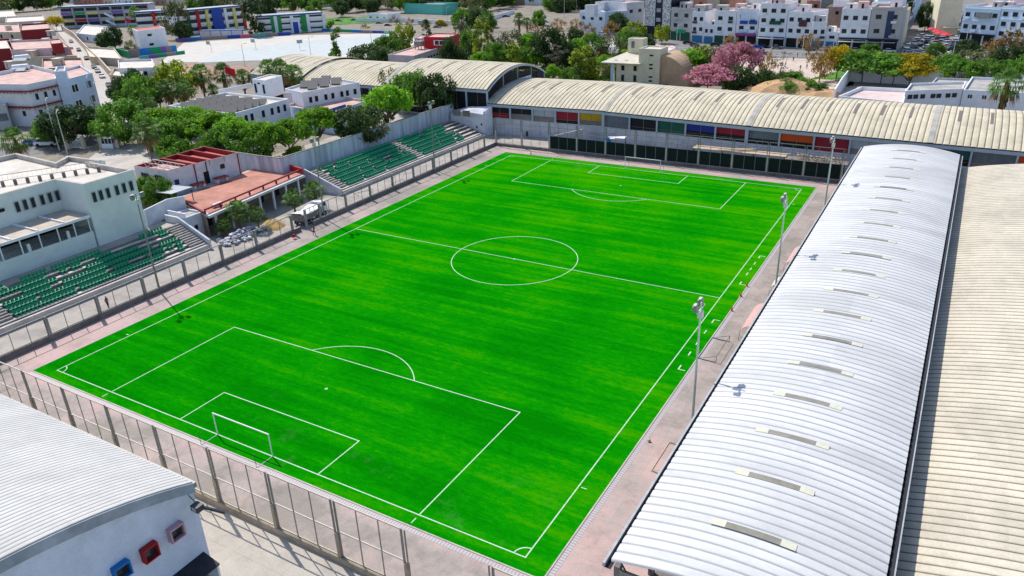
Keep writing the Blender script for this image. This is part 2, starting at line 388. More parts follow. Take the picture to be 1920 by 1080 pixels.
def markings():
    mb = MB(); w = .052; z = .026
    def ln(x0, y0, x1, y1, w=w):
        if x0 == x1: mb.face([(x0-w, y0-w, z), (x0+w, y0-w, z), (x0+w, y1+w, z), (x0-w, y1+w, z)])
        else: mb.face([(x0+w, y0-w, z+.001), (x1-w, y0-w, z+.001), (x1-w, y0+w, z+.001), (x0+w, y0+w, z+.001)])
    def arc(cx, cy, r, a0, a1, n=64):
        for i in range(n):
            a, b = a0+(a1-a0)*i/n, a0+(a1-a0)*(i+1)/n
            mb.face([(cx+(r+s)*cos(t), cy+(r+s)*sin(t), z+.002) for s, t in ((-w, a), (w, a), (w, b), (-w, b))])
    for x in (0, PW): ln(x, 0, x, PL)
    for y in (0, PL/2, PL): ln(0, y, PW, y)
    c = PW/2
    for y0, s in ((0, 1), (PL, -1)):
        for hw, d in ((20.16, 16.5), (9.16, 5.5)):
            ya, yb = sorted((y0+s*.13, y0+s*d)); ln(c-hw, ya, c-hw, yb); ln(c+hw, ya, c+hw, yb)
            ln(c-hw, y0+s*d, c+hw, y0+s*d)
        a = math.acos(5.5/9.15); m = pi/2*s
        arc(c, y0+s*11, 9.15, m-a, m+a, 32); arc(c, y0+s*11, .12, 0, 2*pi, 8)
        for x, t0 in ((0, 0 if s > 0 else -pi/2), (PW, pi/2 if s > 0 else pi)): arc(x, y0, 1, t0, t0+pi/2, 10)
        ln(c-20.16-.0, y0-s*1.0, c-20.16-.0, y0-s*.45) if s < 0 else ln(c-20.16, -1, c-20.16, -.45)
        ln(c+20.16, -1, c+20.16, -.45) if s > 0 else None
        for x, e in ((0, -1), (PW, 1)): ln(x+e*.5-.3, y0+s*9.15, x+e*.5+.3, y0+s*9.15)
    arc(c, PL/2, 9.15, 0, 2*pi, 96)
    arc(c, PL/2, .12, 0, 2*pi, 8)
    for ys in ((31.7, 35.0, 37.7, 40.7, 43.7), (56.0, 59.3, 61.2, 63.4, 66.0)):
        for i, y in enumerate(ys):
            ln(61.1, y-.4, 61.1, y+.4, .07)
            if i in (0, 4): ln(61.1, y+(.45 if i == 4 else -.45), 61.9, y+(.45 if i == 4 else -.45), .06)
    return mb
struct('pitch_markings', markings(), mat('white_line_paint', (.55, .68, .54), .8, .12, 2, stain=.15, fine=.2))
# kerb strip with drain grating round the turf
kb = MB()
for a in ((X1+.02, X1+.14, Y0-.14, Y1), (X0-.1, X0-.02, Y0, Y1)): kb.box(*a, 0, .05)
kb.box(X0-.1, X1+.14, Y0-.14, Y0-.02, 0, .05); kb.box(X0-.1, X1+.14, Y1+.02, Y1+.1, 0, .05)
struct('turf_kerb', kb, conclt)
lav = stripes_mat('lavender_grating', (.47, .42, .41), (.31, .28, .3), 1.1, 1)
g = MB(); g.face([(X1+.2, Y0-.5, .012), (X1+.62, Y0-.5, .012), (X1+.62, Y1, .012), (X1+.2, Y1, .012)])
struct('drain_channel', g, lav)
lav2 = stripes_mat('lavender_grating_row', (.47, .42, .41), (.31, .28, .3), 1.1, 0)
g = MB(); g.face([(X0, Y0-.62, .012), (X1+.62, Y0-.62, .012), (X1+.62, Y0-.2, .012), (X0, Y0-.2, .012)])
struct('drain_channel', g, lav2)

# ================================================================ GOALS
def goal(y, s, label):
    t = thing('football_goal', label, 'goal', (PW/2, y, 0), 0 if s > 0 else pi, 'goals on the pitch')
    hw, h, r = 3.66, 2.44, .06
    for x in (-hw, hw): MB().tube((x, 0, 0), (x, 0, h), r, k=8).build('post', whitegl, t)
    MB().tube((-hw-r, 0, h), (hw+r, 0, h), r, k=8).build('crossbar', whitegl, t)
    for x in (-hw, hw):
        MB().tube((x, 0, .04), (x, -1.9, .04), .03).build('ground_bar', steelw, t)
        MB().tube((x, -1.9, 0), (x, -1.9, 1.5), .025).build('net_pole', steeld, t)
    MB().tube((-hw, -1.9, .04), (hw, -1.9, .04), .02).build('ground_bar', steeld, t)
goal(0, 1, 'white football goal at the near end of the pitch, seen large')
goal(PL, -1, 'white football goal at the far end, before the dark green screen')

# ================================================================ BARREL-ROOFED SHEDS
def skylights(t, R, zc, W, amp, xs, a0, a1, w=.62, ends=True, y0=0, m=sky_l, cap=.9):
    for x in xs:
        mb = MB(); da = cap/R
        arc_strip(mb, x, x+w, R, zc, W, a0, a1, amp*1.02, 12, y0, th=.02); o = mb.build('skylight', m, t)
        if ends:
            for b0, b1 in ((a0-da, a0), (a1, a1+da)):
                e = MB(); arc_strip(e, x-.02, x+w+.02, R, zc, W, b0, b1, amp*1.05, 3, y0, th=.03); e.build('skylight_cap', sky_e, o)
def white_shed():
    W, L, ze = 14.7, 111, 7.0; t = thing('white_roof_shed', 'long shed with a white ribbed barrel roof right of the pitch', 'shed', (83.2, -4, 0), pi/2)
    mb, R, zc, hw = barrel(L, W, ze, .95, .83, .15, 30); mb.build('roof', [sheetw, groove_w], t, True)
    xs = [5.0+5.62*i for i in range(19)]
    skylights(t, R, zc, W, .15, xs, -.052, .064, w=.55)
    for y in (.05, W-.05):
        g = MB(); yo = -.42 if y < 1 else W+.42; g.box(-.2, L+.2, yo-.08, yo+.08, ze-.42, ze-.12); g.box(-.2, L+.2, min(yo, y), max(yo, y), ze-.44, ze-.4, 1); g.build('eaves_gutter', [mat('pale_gutter', (.4, .42, .44), .6, .15, 2), mat('dark_fascia', (.03, .03, .035), .7, .2, 1)], t)
    k = MB(); k.box(0, L, -.4, -.16, ze-.75, ze-.1); k.build('eaves_board', mat('dark_fascia', (.03, .03, .035), .7, .2, 1), t)
    for i in range(18):
        x = .4+i*6.5
        MB().box(x-.2, x+.2, W-.5, W-.1, 0, ze-.5).build('column', concd, t)
        MB().box(x-.2, x+.2, .1, .5, 0, ze-.5).build('column', concd, t)
    w = MB(); w.box(0, L, .5, .7, 0, ze-.6); w.build('back_wall', concd, t)
    b = MB(); b.box(.1, .3, .5, W-.5, ze-1.1, ze-.6); b.build('tie_beam', steel, t)
    for i in range(8):
        a = -hw+2*hw*(i+.5)/8; y = W/2+R*sin(a); z = zc+R*cos(a)
        MB().bar((.2, y, ze-.6), (.2, y+.4, z-.15), .08, .08).build('truss_web', steeld, t)
    fl = MB(); fl.box(0, L, .7, W-.5, .01, .05); fl.build('floor', concd, t)
    for i in range(4): # stepped seating inside
        s = MB(); s.box(3, L-3, .7, 4.5-i, .05+i*.5, .55+i*.5); s.build('seating_step', conc, t)
    return t
white_shed()
def sand_shed():
    W, L, ze = 36, 112, 5.0; t = thing('beige_roof_shed', 'wide shed with a sand-coloured ribbed roof at the right edge', 'shed', (119.6, -6, 0), pi/2)
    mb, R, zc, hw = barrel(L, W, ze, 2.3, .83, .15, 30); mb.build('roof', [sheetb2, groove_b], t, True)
    for y in (.3, W-.5): MB().box(0, L, y, y+.2, 0, ze-.1).build('wall', concd, t)
    MB().box(-.1, L+.1, W-.2, W-.02, ze-.5, ze-.18).build('eaves_gutter', steeld, t)
    e = MB(); n = 16
    for xx in (L-.3, .1):
        for j in range(n):
            a, b = -hw+2*hw*j/n, -hw+2*hw*(j+1)/n
            P = [(W/2+R*sin(a), zc+R*cos(a)-.1), (W/2+R*sin(b), zc+R*cos(b)-.1)]
            e.hexa([(xx, P[0][0], ze-2), (xx+.2, P[0][0], ze-2), (xx+.2, P[1][0], ze-2), (xx, P[1][0], ze-2), (xx, *P[0]), (xx+.2, *P[0]), (xx+.2, *P[1]), (xx, *P[1])])
    e.build('gable', beige, t)
sand_shed()
def gable_shed():
    W, L, ze, rise = 36, 75, 8.1, 3.7
    t = thing('gabled_barrel_hall', 'pale blue-white hall with fine-ribbed grey roof at lower left', 'hall', (40.2, -12, 0), pi)
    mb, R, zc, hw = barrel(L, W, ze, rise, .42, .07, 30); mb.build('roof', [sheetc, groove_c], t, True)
    n = 30; wl = MB(); fa = MB()
    for j in range(n):
        a, b = -hw+2*hw*j/n, -hw+2*hw*(j+1)/n
        A = (W/2+R*sin(a), zc+R*cos(a)); B = (W/2+R*sin(b), zc+R*cos(b))
        wl.hexa([(.2, A[0], 0), (.5, A[0], 0), (.5, B[0], 0), (.2, B[0], 0), (.2, A[0], A[1]-.1), (.5, A[0], A[1]-.1), (.5, B[0], B[1]-.1), (.2, B[0], B[1]-.1)])
        fa.hexa([(-.1, A[0], A[1]-.8), (.19, A[0], A[1]-.8), (.19, B[0], B[1]-.8), (-.1, B[0], B[1]-.8), (-.1, A[0], A[1]-.02), (.19, A[0], A[1]-.02), (.19, B[0], B[1]-.02), (-.1, B[0], B[1]-.02)])
    wl.build('gable_wall', mat('blue_tinted_white_wall', (.68, .75, .87), .85, .05, .4, stain=.2, fine=.06), t)
    fa.build('gable_fascia', mat('weathered_grey_fascia', (.36, .41, .46), .8, .15, 1, stain=.3), t)
    MB().box(.5, L, .1, .35, 0, ze-.1).build('side_wall', white, t)
    MB().box(0, L, -.25, .05, ze-.5, ze-.1).build('eaves_gutter', steel, t)
    # world (40, y, z) -> local (.., -12-y, z)
    for y, z, m, lab in ((-14.1, 5.35, mat('pink_window_surround', (.52, .33, .37), .7, .05, 1), 'pink framed window'), (-16.2, 5.3, mat('red_window_surround', (.34, .012, .015), .7, .1, 1), 'red framed window'), (-18.25, 5.45, mat('blue_window_surround', (.012, .17, .45), .7, .05, 1), 'blue framed window')):
        yl = -12-y; w = MB(); h = .56; d = -.3
        for a in ((yl-h, yl+h, z+h-.14, z+h), (yl-h, yl+h, z-h, z-h+.1), (yl-h, yl-h+.1, z-h+.1, z+h-.14), (yl+h-.1, yl+h, z-h+.1, z+h-.14)):
            w.box(d, .21, *a)
        o = w.build('window', m, t); o['label'] = lab
        MB().box(d+.02, d+.22, yl-h+.1, yl+h-.1, z+h-.139, z+h-.13).build('lintel', steeld, o)
        g = MB().box(.1, .18, yl-h+.1, yl+h-.1, z-h+.1, z+h-.14); g.build('pane', glass, o)
        b = MB()
        for k in range(4): b.box(-.1, -.06, yl-h+.1, yl+h-.1, z-h+.2+k*.17, z-h+.24+k*.17)
        b.box(-.1, .02, yl+.02, yl+h-.1, z-.2, z+.4)
        b.build('grille', steeld, o)
    # canopies low on the gable, at its right
    c = MB(); c.hexa([(-1.4, .4, 1.5), (.2, .4, 1.9), (.2, 3.4, 1.9), (-1.4, 3.4, 1.5), (-1.4, .4, 1.64), (.2, .4, 2.04), (.2, 3.4, 2.04), (-1.4, 3.4, 1.64)]); 
    cn = c.build('entrance_canopy', mat('dark_canopy', (.02, .022, .03), .6, .3, 2), t)
    MB().box(-1.3, .15, .45, .6, .02, 1.5).build('side_panel', white, cn)
    d = MB(); d.bar((-.9, 3.5, 2.0), (.1, 5.0, 2.9), .35, .12); d.build('awning_arm', steeld, t)
    # floodlight on its bracket at the corner
    fl = thing('wall_floodlight', 'dark floodlight on a bracket at the corner of the lower left hall', 'floodlight', (40.3, -12.6, 6.9))
    MB().bar((0, 0, .6), (.7, .1, -.1), .05, .05).build('bracket', steeld, fl)
    MB().box(.45, 1.15, -.35, .25, -.35, .1).build('lamp_body', steeld, fl)
    MB().box(.6, 1.0, -.36, -.34, -.28, .03).build('lens', mat('pale_lens', (.5, .5, .5), .2, .1, 2), fl)
    MB().bar((1.1, .2, -.2), (2.0, 1.1, -1.0), .18, .16).build('arm', steeld, fl)
gable_shed()
g = thing('drain_grate', 'square metal drain grate in the pale yard', 'drain grate', (43.0, -13.6, 0))
MB().box(-.55, .55, -.5, .5, .002, .02).build('frame', dark, g)
for i in range(6): MB().box(-.5+i*.18, -.42+i*.18, -.46, .46, .02, .04).build('bar', steel, g)

def hall_segment(x0, yA, x1, yB, ze, rise, W, label, bays, zw, name='market_hall', lightxs=(), endwall=None, roofm=None, per=1.05, slwid=.5):
    """one bay group of the row of halls: facade faces the pitch"""
    L = sqrt((x1-x0)**2+(yB-yA)**2); rot = atan2(yB-yA, x1-x0)
    L = x1-x0; t = thing(name, label, 'hall', (x0, yA, 0), 0, 'barrel-roofed halls behind the pitch')
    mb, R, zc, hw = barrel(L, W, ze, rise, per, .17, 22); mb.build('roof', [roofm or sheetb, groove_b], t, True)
    skylights(t, R, zc, W, .17, [L*(i+.7)/6.6 for i in range(6)], -.46*hw, -.02*hw, slwid, False, m=sky_d)
    s = MB(); arc_strip(s, -.35, .6, R, zc, W, -hw, hw, .19, 22, th=.05); s.build('ridge_joint', mat('grey_joint_sheet', (.47, .44, .4), .8, .15, 2, stain=.3), t)
    MB().box(0, L, .1, .4, ze-.72, ze-.12).build('eaves_beam', mat('pale_blue_beam', (.42, .47, .54), .8, .08, 1), t)
    MB().box(0, L, .35, .6, 0, zw).build('base_wall', mat('lilac_white_wall', (.6, .6, .66), .85, .1, .8, stain=.3, fine=.15), t)
    MB().box(0, L, W-.5, W-.3, 0, ze-.1).build('back_wall', greyw, t)
    n = len(bays); bw = L/n
    for i in range(n+1):
        for dx in ((0,) if 0 < i < n else (0,)):
            x = min(max(i*bw, .16), L-.16)
            MB().box(x-.16, x+.16, .05, .45, zw-.1, ze-.72).build('pillar', mat('pale_blue_beam', (0, 0, 0)), t)
    for i, (mu, ml, fr) in enumerate(bays):
        a, b = i*bw+.16, (i+1)*bw-.16; zt = ze-.72; zm = zw+(zt-zw)*(1-fr)
        if mu: MB().box(a, b, .5, .56, zm, zt).build('shutter_panel', mu, t)
        if ml and fr < 1: MB().box(a, b, .52, .57, zw, zm).build('lower_panel', ml, t)
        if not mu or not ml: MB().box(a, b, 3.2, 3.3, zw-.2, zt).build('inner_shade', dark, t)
        r = MB(); r.box(a, b, .3, .34, zw+.75, zw+.79); r.box((a+b)/2-.03, (a+b)/2+.03, .44, .5, zw, zt); r.build('rail', steel, t)
    k = (yB-yA)/(x1-x0)
    for ch in t.children_recursive:
        for v in ch.data.vertices: v.co.y += k*v.co.x
    return t, R, zc, hw
D_, G_, LG, TP = dark, gpanel, lpanel, tpanel
hall_segment(-15.3, 116.6, 13.7, 118.2, 7.1, 3.1, 30, 'hall of the right row with red, dark, grey and yellow bays at its left end',
             [(D_, dred, .5), (D_, TP, .5), (LG, TP, .55), (mat('crimson_panel', (.27, .01, .025), .6, .15, .8), D_, .72), (mat('mustard_panel', (.5, .3, .01), .6, .15, .8), TP, .62)], 3.7)
hall_segment(13.7, 118.2, 46, 115.4, 7.0, 3.1, 30, 'hall of the right row with grey-blue, black, green, blue and red bays',
             [(G_, G_, 1), (D_, D_, .5), (dgreen, dgreen, .9), (mat('royal_panel', (.015, .03, .24), .6, .15, .8), D_, .52), (mat('crimson_panel', (0, 0, 0)), D_, .5)], 3.6)
hall_segment(46, 115.4, 78.2, 113.6, 7.0, 3.1, 30, 'hall of the right row with grey, orange, crimson, pale and yellow bays',
             [(G_, D_, .6), (mat('orange_panel', (.55, .07, .005), .6, .1, .8), D_, .55), (mat('crimson_panel', (0, 0, 0)), mat('crimson_panel', (0, 0, 0)), 1), (LG, TP, .6), (mat('mustard_panel', (0, 0, 0)), D_, .6)], 3.6)
hall_segment(78.2, 113.6, 112, 112.2, 7.0, 3.1, 30, 'hall of the right row beyond the white shed, with teal, grey and orange bays',
             [(mat('teal_panel', (.01, .08, .08), .6, .2, .8), D_, .6), (G_, TP, .7), (mat('orange_panel', (0, 0, 0)), TP, .45), (G_, D_, .6), (LG, D_, .5)], 3.5)
zb = [(-46, -15.4, 117, 10.2, 3.7, 'hall of the left row with an open arched end and tall dark bays'),
      (-76, -46, 117.6, 9.1, 3.2, 'middle hall of the left row, partly hidden by trees'),
      (-96, -76, 118, 9.7, 3.2, 'leftmost barrel-roofed hall of the left row, beside the playground')]
for i, (a, b, y, ze, rise, lab) in enumerate(zb):
    t, R, zc, hw = hall_segment(a, y, b, y-.3, ze, rise, 29, lab, [(D_, D_, .5)]*5, 3.4, per=1.1)
    if i == 0:
        L = 30.6; W = 29
        e = MB()
        for j in range(22):
            A_, B_ = -hw+2*hw*j/22, -hw+2*hw*(j+1)/22
            P = lambda a_, d: (W/2+(R+d)*sin(a_), zc+(R+d)*cos(a_))
            for (q0, q1, q2, q3) in ((P(A_, -.45), P(B_, -.45), P(B_, -.03), P(A_, -.03)),):
                e.hexa([(L-.1, *q0), (L+.15, *q0), (L+.15, *q1), (L-.1, *q1), (L-.1, *q3), (L+.15, *q3), (L+.15, *q2), (L-.1, *q2)])
        e.build('end_arch', mat('pale_blue_beam', (0, 0, 0)), t)
        for y_ in (7.5, 14.5, 21.5, 28.6):
            MB().box(L-.3, L, y_-.2, y_+.2, 0, min(ze+rise-.5, zc+R*cos(math.asin((y_-W/2)/R))-.3)).build('end_post', steel, t)
        MB().box(L-.1, L+.02, 14.7, 21.2, 4, 10.5).build('end_panel', white, t)
        MB().box(L-.12, L+.0, 24.5, 28.3, 4, 11).build('end_panel', mat('navy_panel', (.01, .015, .04), .5, .2, 1), t)
        for z in (6.2, 8.2): MB().box(.2, L-.2, 3.0, 3.08, z, z+.08).build('rail', steel, t)
# ================================================================ STANDS
def seat_mesh():
    mb = MB()
    mb.hexa([(-.18,-.2,.38),(.22,-.2,.36),(.22,.2,.36),(-.18,.2,.38),(-.18,-.21,.43),(.24,-.21,.44),(.24,.21,.44),(-.18,.21,.43)])
    mb.hexa([(-.24,-.21,.4),(-.17,-.21,.4),(-.17,.21,.4),(-.24,.21,.4),(-.32,-.19,.8),(-.26,-.19,.82),(-.26,.19,.82),(-.32,.19,.8)])
    mb.hexa([(-.2,-.15,0),(.15,-.15,0),(.15,.15,0),(-.2,.15,0),(-.15,-.1,.38),(.12,-.1,.38),(.12,.1,.38),(-.15,.1,.38)])
    return mb
def stand(label, y0, y1, xf, xt, zf, zt, blocks, stairs, keep, keepfn=None, rows=6):
    t = thing('seating_stand', label, 'stand', (xf, y0, 0), 0, 'concrete seating stands along the left side')
    dx = (xt-xf)/rows; dz = (zt-zf)/(rows-1)
    mb = MB(); mb.box(-.35, 0, 0, y1-y0, 0, zf-.05)
    for r in range(rows):
        a, b = r*dx, (r+1)*dx; mb.box(b, a-.001*r, 0, y1-y0, 0, zf+r*dz)
    mb.box(xt-xf-.6, xt-xf, 0, y1-y0, 0, zt+.02)
    mb.build('terrace_steps', mat('stand_concrete', (.24, .22, .2), .9, .2, 1.5, stain=.5, fine=.25), t)
    ed = MB()
    for r in range(rows): ed.box(r*dx-.5, r*dx+.03, .02, y1-y0-.02, zf+r*dz-.1, zf+r*dz+.02)
    ed.build('row_edge', mat('white_row_edge', (.62, .56, .5), .9, .12, 1, stain=.3), t)
    k = MB(); k.box(.0, .55, 0, y1-y0, 0, zf-.2); k.build('front_ledge', mat('white_row_edge', (0, 0, 0)), t)
    for s0, s1 in stairs:
        st = MB()
        for r in range(rows*2):
            st.box((r+1)*dx/2+.05, r*dx/2+.05, s0-y0, s1-y0, 0, zf+r*dz/2+.12 if r else zf)
        st.build('stair', mat('stair_concrete', (.33, .3, .28), .9, .2, 2, stain=.4), t)
    me = seat_mesh().mesh('seat', seatg); pos = []
    rnd = random.Random(len(label))
    for r in range(rows):
        for b0, b1 in blocks:
            y = b0+.3; run = 0; on = True
            while y < b1-.2:
                if run <= 0:
                    on = rnd.random() < keep; run = rnd.randint(2, 9) if on else rnd.randint(1, 5)
                if on and rnd.random() < .97: pos.append((r*dx-.62, y-y0, zf+r*dz+.02))
                y += .52; run -= 1
    pos.sort(key=lambda p: p[1])
    for p in pos[:100]: inst('seat', me, t, (p[0], p[1], p[2]))
    big = MB()
    sm = seat_mesh()
    for p in pos[100:]:
        n = len(big.v); big.v += [(a+p[0], b+p[1], c+p[2]) for a, b, c in sm.v]
        big.f += [tuple(n+i for i in f) for f in sm.f]; big.m += [0]*len(sm.f)
    if pos[100:]: o = big.build('seats', seatg, t); o['kind'] = 'stuff'
    return t
stand('near stand with patchy green seats below the cream clubhouse', -14, 33.4, -15.4, -21.2, 1.0, 3.05, [(-14, 1.6), (4.4, 30.6)], [(1.8, 4.2), (30.8, 33.3)], .62)
stand('far stand filled with green seats below the streaked wall', 63.6, 113.2, -14.9, -22.9, 1.0, 3.05, [(66.2, 88.2), (90.4, 106.6)], [(63.7, 66), (88.4, 90.2)], .86)
pl = MB(); pl.box(-40, -21.22, -30, 33.4, 0, 3.05); pl.box(-30, -21.22, 33.41, 36.5, 0, 2.6); pl.box(-40, -22.92, 63.7, 117.2, 0, 3.05)
struct('stand_platform', pl, mat('platform_concrete', (.46, .41, .36), .9, .1, .5, stain=.3, fine=.1))
# end walls of the stands
def slopewall(name, label, y, pts, m, th=.3):
    t = thing(name, label, 'wall', (pts[0][0], y, 0)); mb = MB(); ox = pts[0][0]
    n = len(pts); A = [(x-ox, 0, z) for x, z in pts]; B = [(x-ox, th, z) for x, z in pts]
    mb.face(A[::-1]); mb.face(B)
    for i in range(n):
        j = (i+1) % n; mb.face([A[i], A[j], B[j], B[i]])
    mb.build('panel', m, t); return t
slopewall('stand_end_wall', 'white sloping end wall of the far stand beside the small palms', 63.2, [(-14.6, 0), (-14.6, 1.3), (-23.2, 4.1), (-23.2, 0)], whiteold)
w = slopewall('stand_end_wall', 'white sloping balustrade by the steps of the near stand', 33.5, [(-14.8, 0), (-14.8, 1.5), (-21.4, 4.2), (-24.5, 4.2), (-24.5, 0)], whiteold, .35)
w = thing('stair_tower', 'small white stair block with notched parapet at the far stand', 'stair block', (-24, 113.4, 0))
mb = MB(); mb.v = [(9.2,0,0),(9.2,0,5.2),(3.5,0,5.6),(0,0,4.6),(0,0,0),(10,3,0),(10,3,6.6),(4,3,6.2),(0,3,5.2),(0,3,0)]
mb.f = [(0,1,2,3,4)[::-1], (5,6,7,8,9), (0,1,6,5)[::-1], (1,2,7,6)[::-1], (2,3,8,7)[::-1], (3,4,9,8)[::-1]]; mb.m = [0]*6
mb.build('wall', whiteold, w)
for i in range(6): MB().box(9.2, 9.7, .2+i*.5, .45+i*.5, 5.2, 5.9+i*.1).build('merlon', white, w)
for x, z in ((7.2, 1.9), (8.6, 2.6)): MB().box(x, x+.4, -.05, .0, z, z+.5).build('vent', dark, w)
for x in (1.5, 4.2): MB().box(x, x+2.0, -.9, -.8, 4.6, 6.0).build('screen', tpanel, w)
w = thing('streaked_wall', 'long white streaked wall behind the far stand', 'wall', (-28.5, 66.5, 3))
pts = [(-47.7, 60.0), (-31.3, 59.8), (-25.6, 60.1), (-24.6, 115.6)]
for i in range(3):
    a, b = Vector(pts[i]), Vector(pts[i+1]); d = (b-a).normalized(); n = Vector((-d.y, d.x))*.14
    mb = MB(); L_ = [(a-n), (b-n), (b+n), (a+n)]
    mb.prism([(p.x+28.5, p.y-66.5) for p in L_], -.2, 3.7); mb.build('panel', streakw, w)
    m2 = MB(); n2 = n*1.3; m2.prism([(p.x+28.5, p.y-66.5) for p in ((a-n2), (b-n2), (b+n2), (a+n2))], 3.7, 3.82); m2.build('coping', tpanel, w)
# ================================================================ FENCES
def lowfence(name, label, P0, d, posts, wall, hp, hs, wallm, postm, screen=None, verts=3, rails=(), pale=steelw, gaps=(), ph=.6, tw=.2, toprail=True, pw=.16):
    """P0 start, d unit direction, posts = distances along it"""
    t = thing(name, label, 'fence', (P0[0], P0[1], 0), atan2(d[1], d[0]))
    for s0, s1 in wall:
        MB().box(s0, s1, -tw, tw, 0, ph).build('low_wall', wallm, t)
        MB().box(s0, s1, -tw*.7, tw*.7, ph, ph+.03).build('wall_coping', conclt if wallm is not conctan else conctan, t)
    for s in posts:
        MB().box(s-pw, s+pw, -.15, .15, 0, hp).build('post', postm, t)
        if hs > hp:
            for e in (-.13, .13): MB().box(s+e-.035, s+e+.035, -.05, .05, hp-.6, hs).build('upright', steel, t)
    for i in range(len(posts)-1):
        a, b = posts[i]+.2, posts[i+1]-.2
        if any(g0 <= (a+b)/2 <= g1 for g0, g1 in gaps): continue
        mb = MB(); z1 = hs-.03
        for k in range(1, verts): x = a+(b-a)*k/verts; mb.box(x-.035, x+.035, -.03, .03, ph+.05, z1)
        mb.box(a, b, -.035, .035, ph+.05, ph+.11)
        mb.box(a, a+.06, -.03, .03, ph+.05, z1); mb.box(b-.06, b, -.03, .03, ph+.05, z1)
        mb.build('bar_frame', steel, t)
        r = MB()
        for z in (list(rails)+[z1]): r.box(a, b, -.045, .045, z-.05, z+.05)
        r.build('rail', pale, t)
        if screen and screen[0] <= a <= screen[1]:
            MB().box(a-.05, b+.05, -.02, .02, ph+.1, screen[2]).build('screen', screen[3], t)
    return t
pale_r = mat('tan_painted_rail', (.55, .47, .4), .6, .1, 2)
L0 = [-14+6.5*i for i in range(9)]+[45.6, 48.7]+[52+6.5*i for i in range(9)]
lowfence('steel_fence', 'steel bar fence with concrete posts along the left touchline', (-7.7, -1.5), (0, 1), L0, [(-14, 47.2), (50.1, 108.5)], 3.2, 3.2, concd, conc, rails=(), pale=steel, gaps=[(46, 48)], ph=.75)
lowfence('steel_fence', 'tall steel fence on a tan low wall in front of the lower left hall', (-8.4, -6.9), (1, 0), [-3.2, 3.4, 10.2, 16.9, 23.4, 30.0, 36.6, 43.3, 49.9, 56.5, 62.9], [(-5.0, 63.1)], 2.9, 5.9, conctan, conctan, rails=(3.05,), pw=.15, pale=pale_r)
lowfence('steel_fence', 'short length of steel fence at the bottom corner of the pitch', (-8.4, -6.9), (1, 0), [69.9, 76.5], [(69.7, 77)], 2.9, 5.9, conctan, conctan, rails=(3.05,), pw=.15, pale=pale_r)
screen = mat('dark_green_screen', (.004, .013, .012), .85, .35, 1.2)
lowfence('steel_fence', 'tall steel fence with dark green screen behind the far goal', (-7.5, 107.1), (1, 0), [.0, 6.7, 13.6, 20.2, 26.8, 33.4, 40.0, 46.6, 53.2, 59.8, 66.4, 73], [(0, 76)], 3.5, 6.3, concd, conclt, rails=(4.3, 5.3), screen=(13, 80, 3.35, screen), pale=steel, pw=.13)
# ================================================================ FLOODLIGHT MASTS
def mast(x, y, label, h=13.9, heads=2):
    t = thing('floodlight_mast', label, 'floodlight', (x, y, 0), 0, 'floodlight masts beside the pitch'); s = 1 if x < 30 else -1
    MB().box(-.35, .35, -.35, .35, 0, .5).build('base_block', concd, t)
    MB().tube((0, 0, .5), (0, 0, 8), .14, .1, 8).tube((0, 0, 8), (0, 0, h), .1, .07, 8).build('pole', steelw if s < 0 else steel, t)
    MB().bar((0, -1.0, h-.6), (0, 1.0, h-.6), .1, .1).build('crossarm', steelw, t)
    for e in (-1, 1):
        hd = MB(); hd.hexa([(s*.05, e*.7-.24, h-.5), (s*.4, e*.7-.24, h-.65), (s*.4, e*.7+.24, h-.65), (s*.05, e*.7+.24, h-.5),
                 (s*.15, e*.7-.24, h), (s*.5, e*.7-.24, h-.15), (s*.5, e*.7+.24, h-.15), (s*.15, e*.7+.24, h)])
        o = hd.build('lamp_head', steel, t)
        MB().box(s*.3-.12, s*.3+.12, e*.7-.25, e*.7+.25, h+.01, h+.05).build('visor', steelw, o)
    MB().box(-.2, .2, -.25, .25, h-1.4, h-.8).build('control_box', steelw, t)
mast(-8.2, 19.4, 'floodlight mast on the left side nearest the camera, by the near stand')
mast(-8.3, 52, 'floodlight mast at the left side gate next to the truck')
mast(-8.3, 84.4, 'floodlight mast in front of the far stand on the left')
mast(66.2, 19.8, 'floodlight mast nearest the camera on the right side of the pitch')
mast(66.3, 51.7, 'second floodlight mast on the right side, level with the far half')
mast(66.6, 82.5, 'farthest floodlight mast on the right, by the far corner of the white roof')
# ================================================================ THINGS BESIDE THE PITCH
def cone(x, y, label):
    t = thing('corner_marker', label, 'marker', (x, y, 0), 0, 'orange markers at the pitch edge')
    MB().box(-.2, .2, -.2, .2, 0, .04).build('base', orange, t)
    MB().tube((0, 0, .04), (0, 0, .75), .13, .03, 8).build('cone', orange, t)
cone(62.1, 55.3, 'orange cone on the right edge of the turf, farthest of the three there')
cone(62.2, 51.9, 'orange cone on the right edge of the turf, by the halfway line')
cone(62.3, 47.4, 'orange cone with a dark shadow beside the pink team shelter')
cone(3.5, 103.4, 'orange cone at the far left end of the pitch')
b = tag(None or inst('football', None), 'old football lying on the right-hand path', 'ball'); b.location = (62.95, 17.8, .14)
bm = bmesh.new(); bmesh.ops.create_icosphere(bm, subdivisions=3, radius=.16); me = bpy.data.meshes.new('ball_skin'); bm.to_mesh(me); bm.free(); me.materials.append(mat('worn_leather', (.5, .4, .33), .7, .3, 12)); inst('ball_skin', me, b)
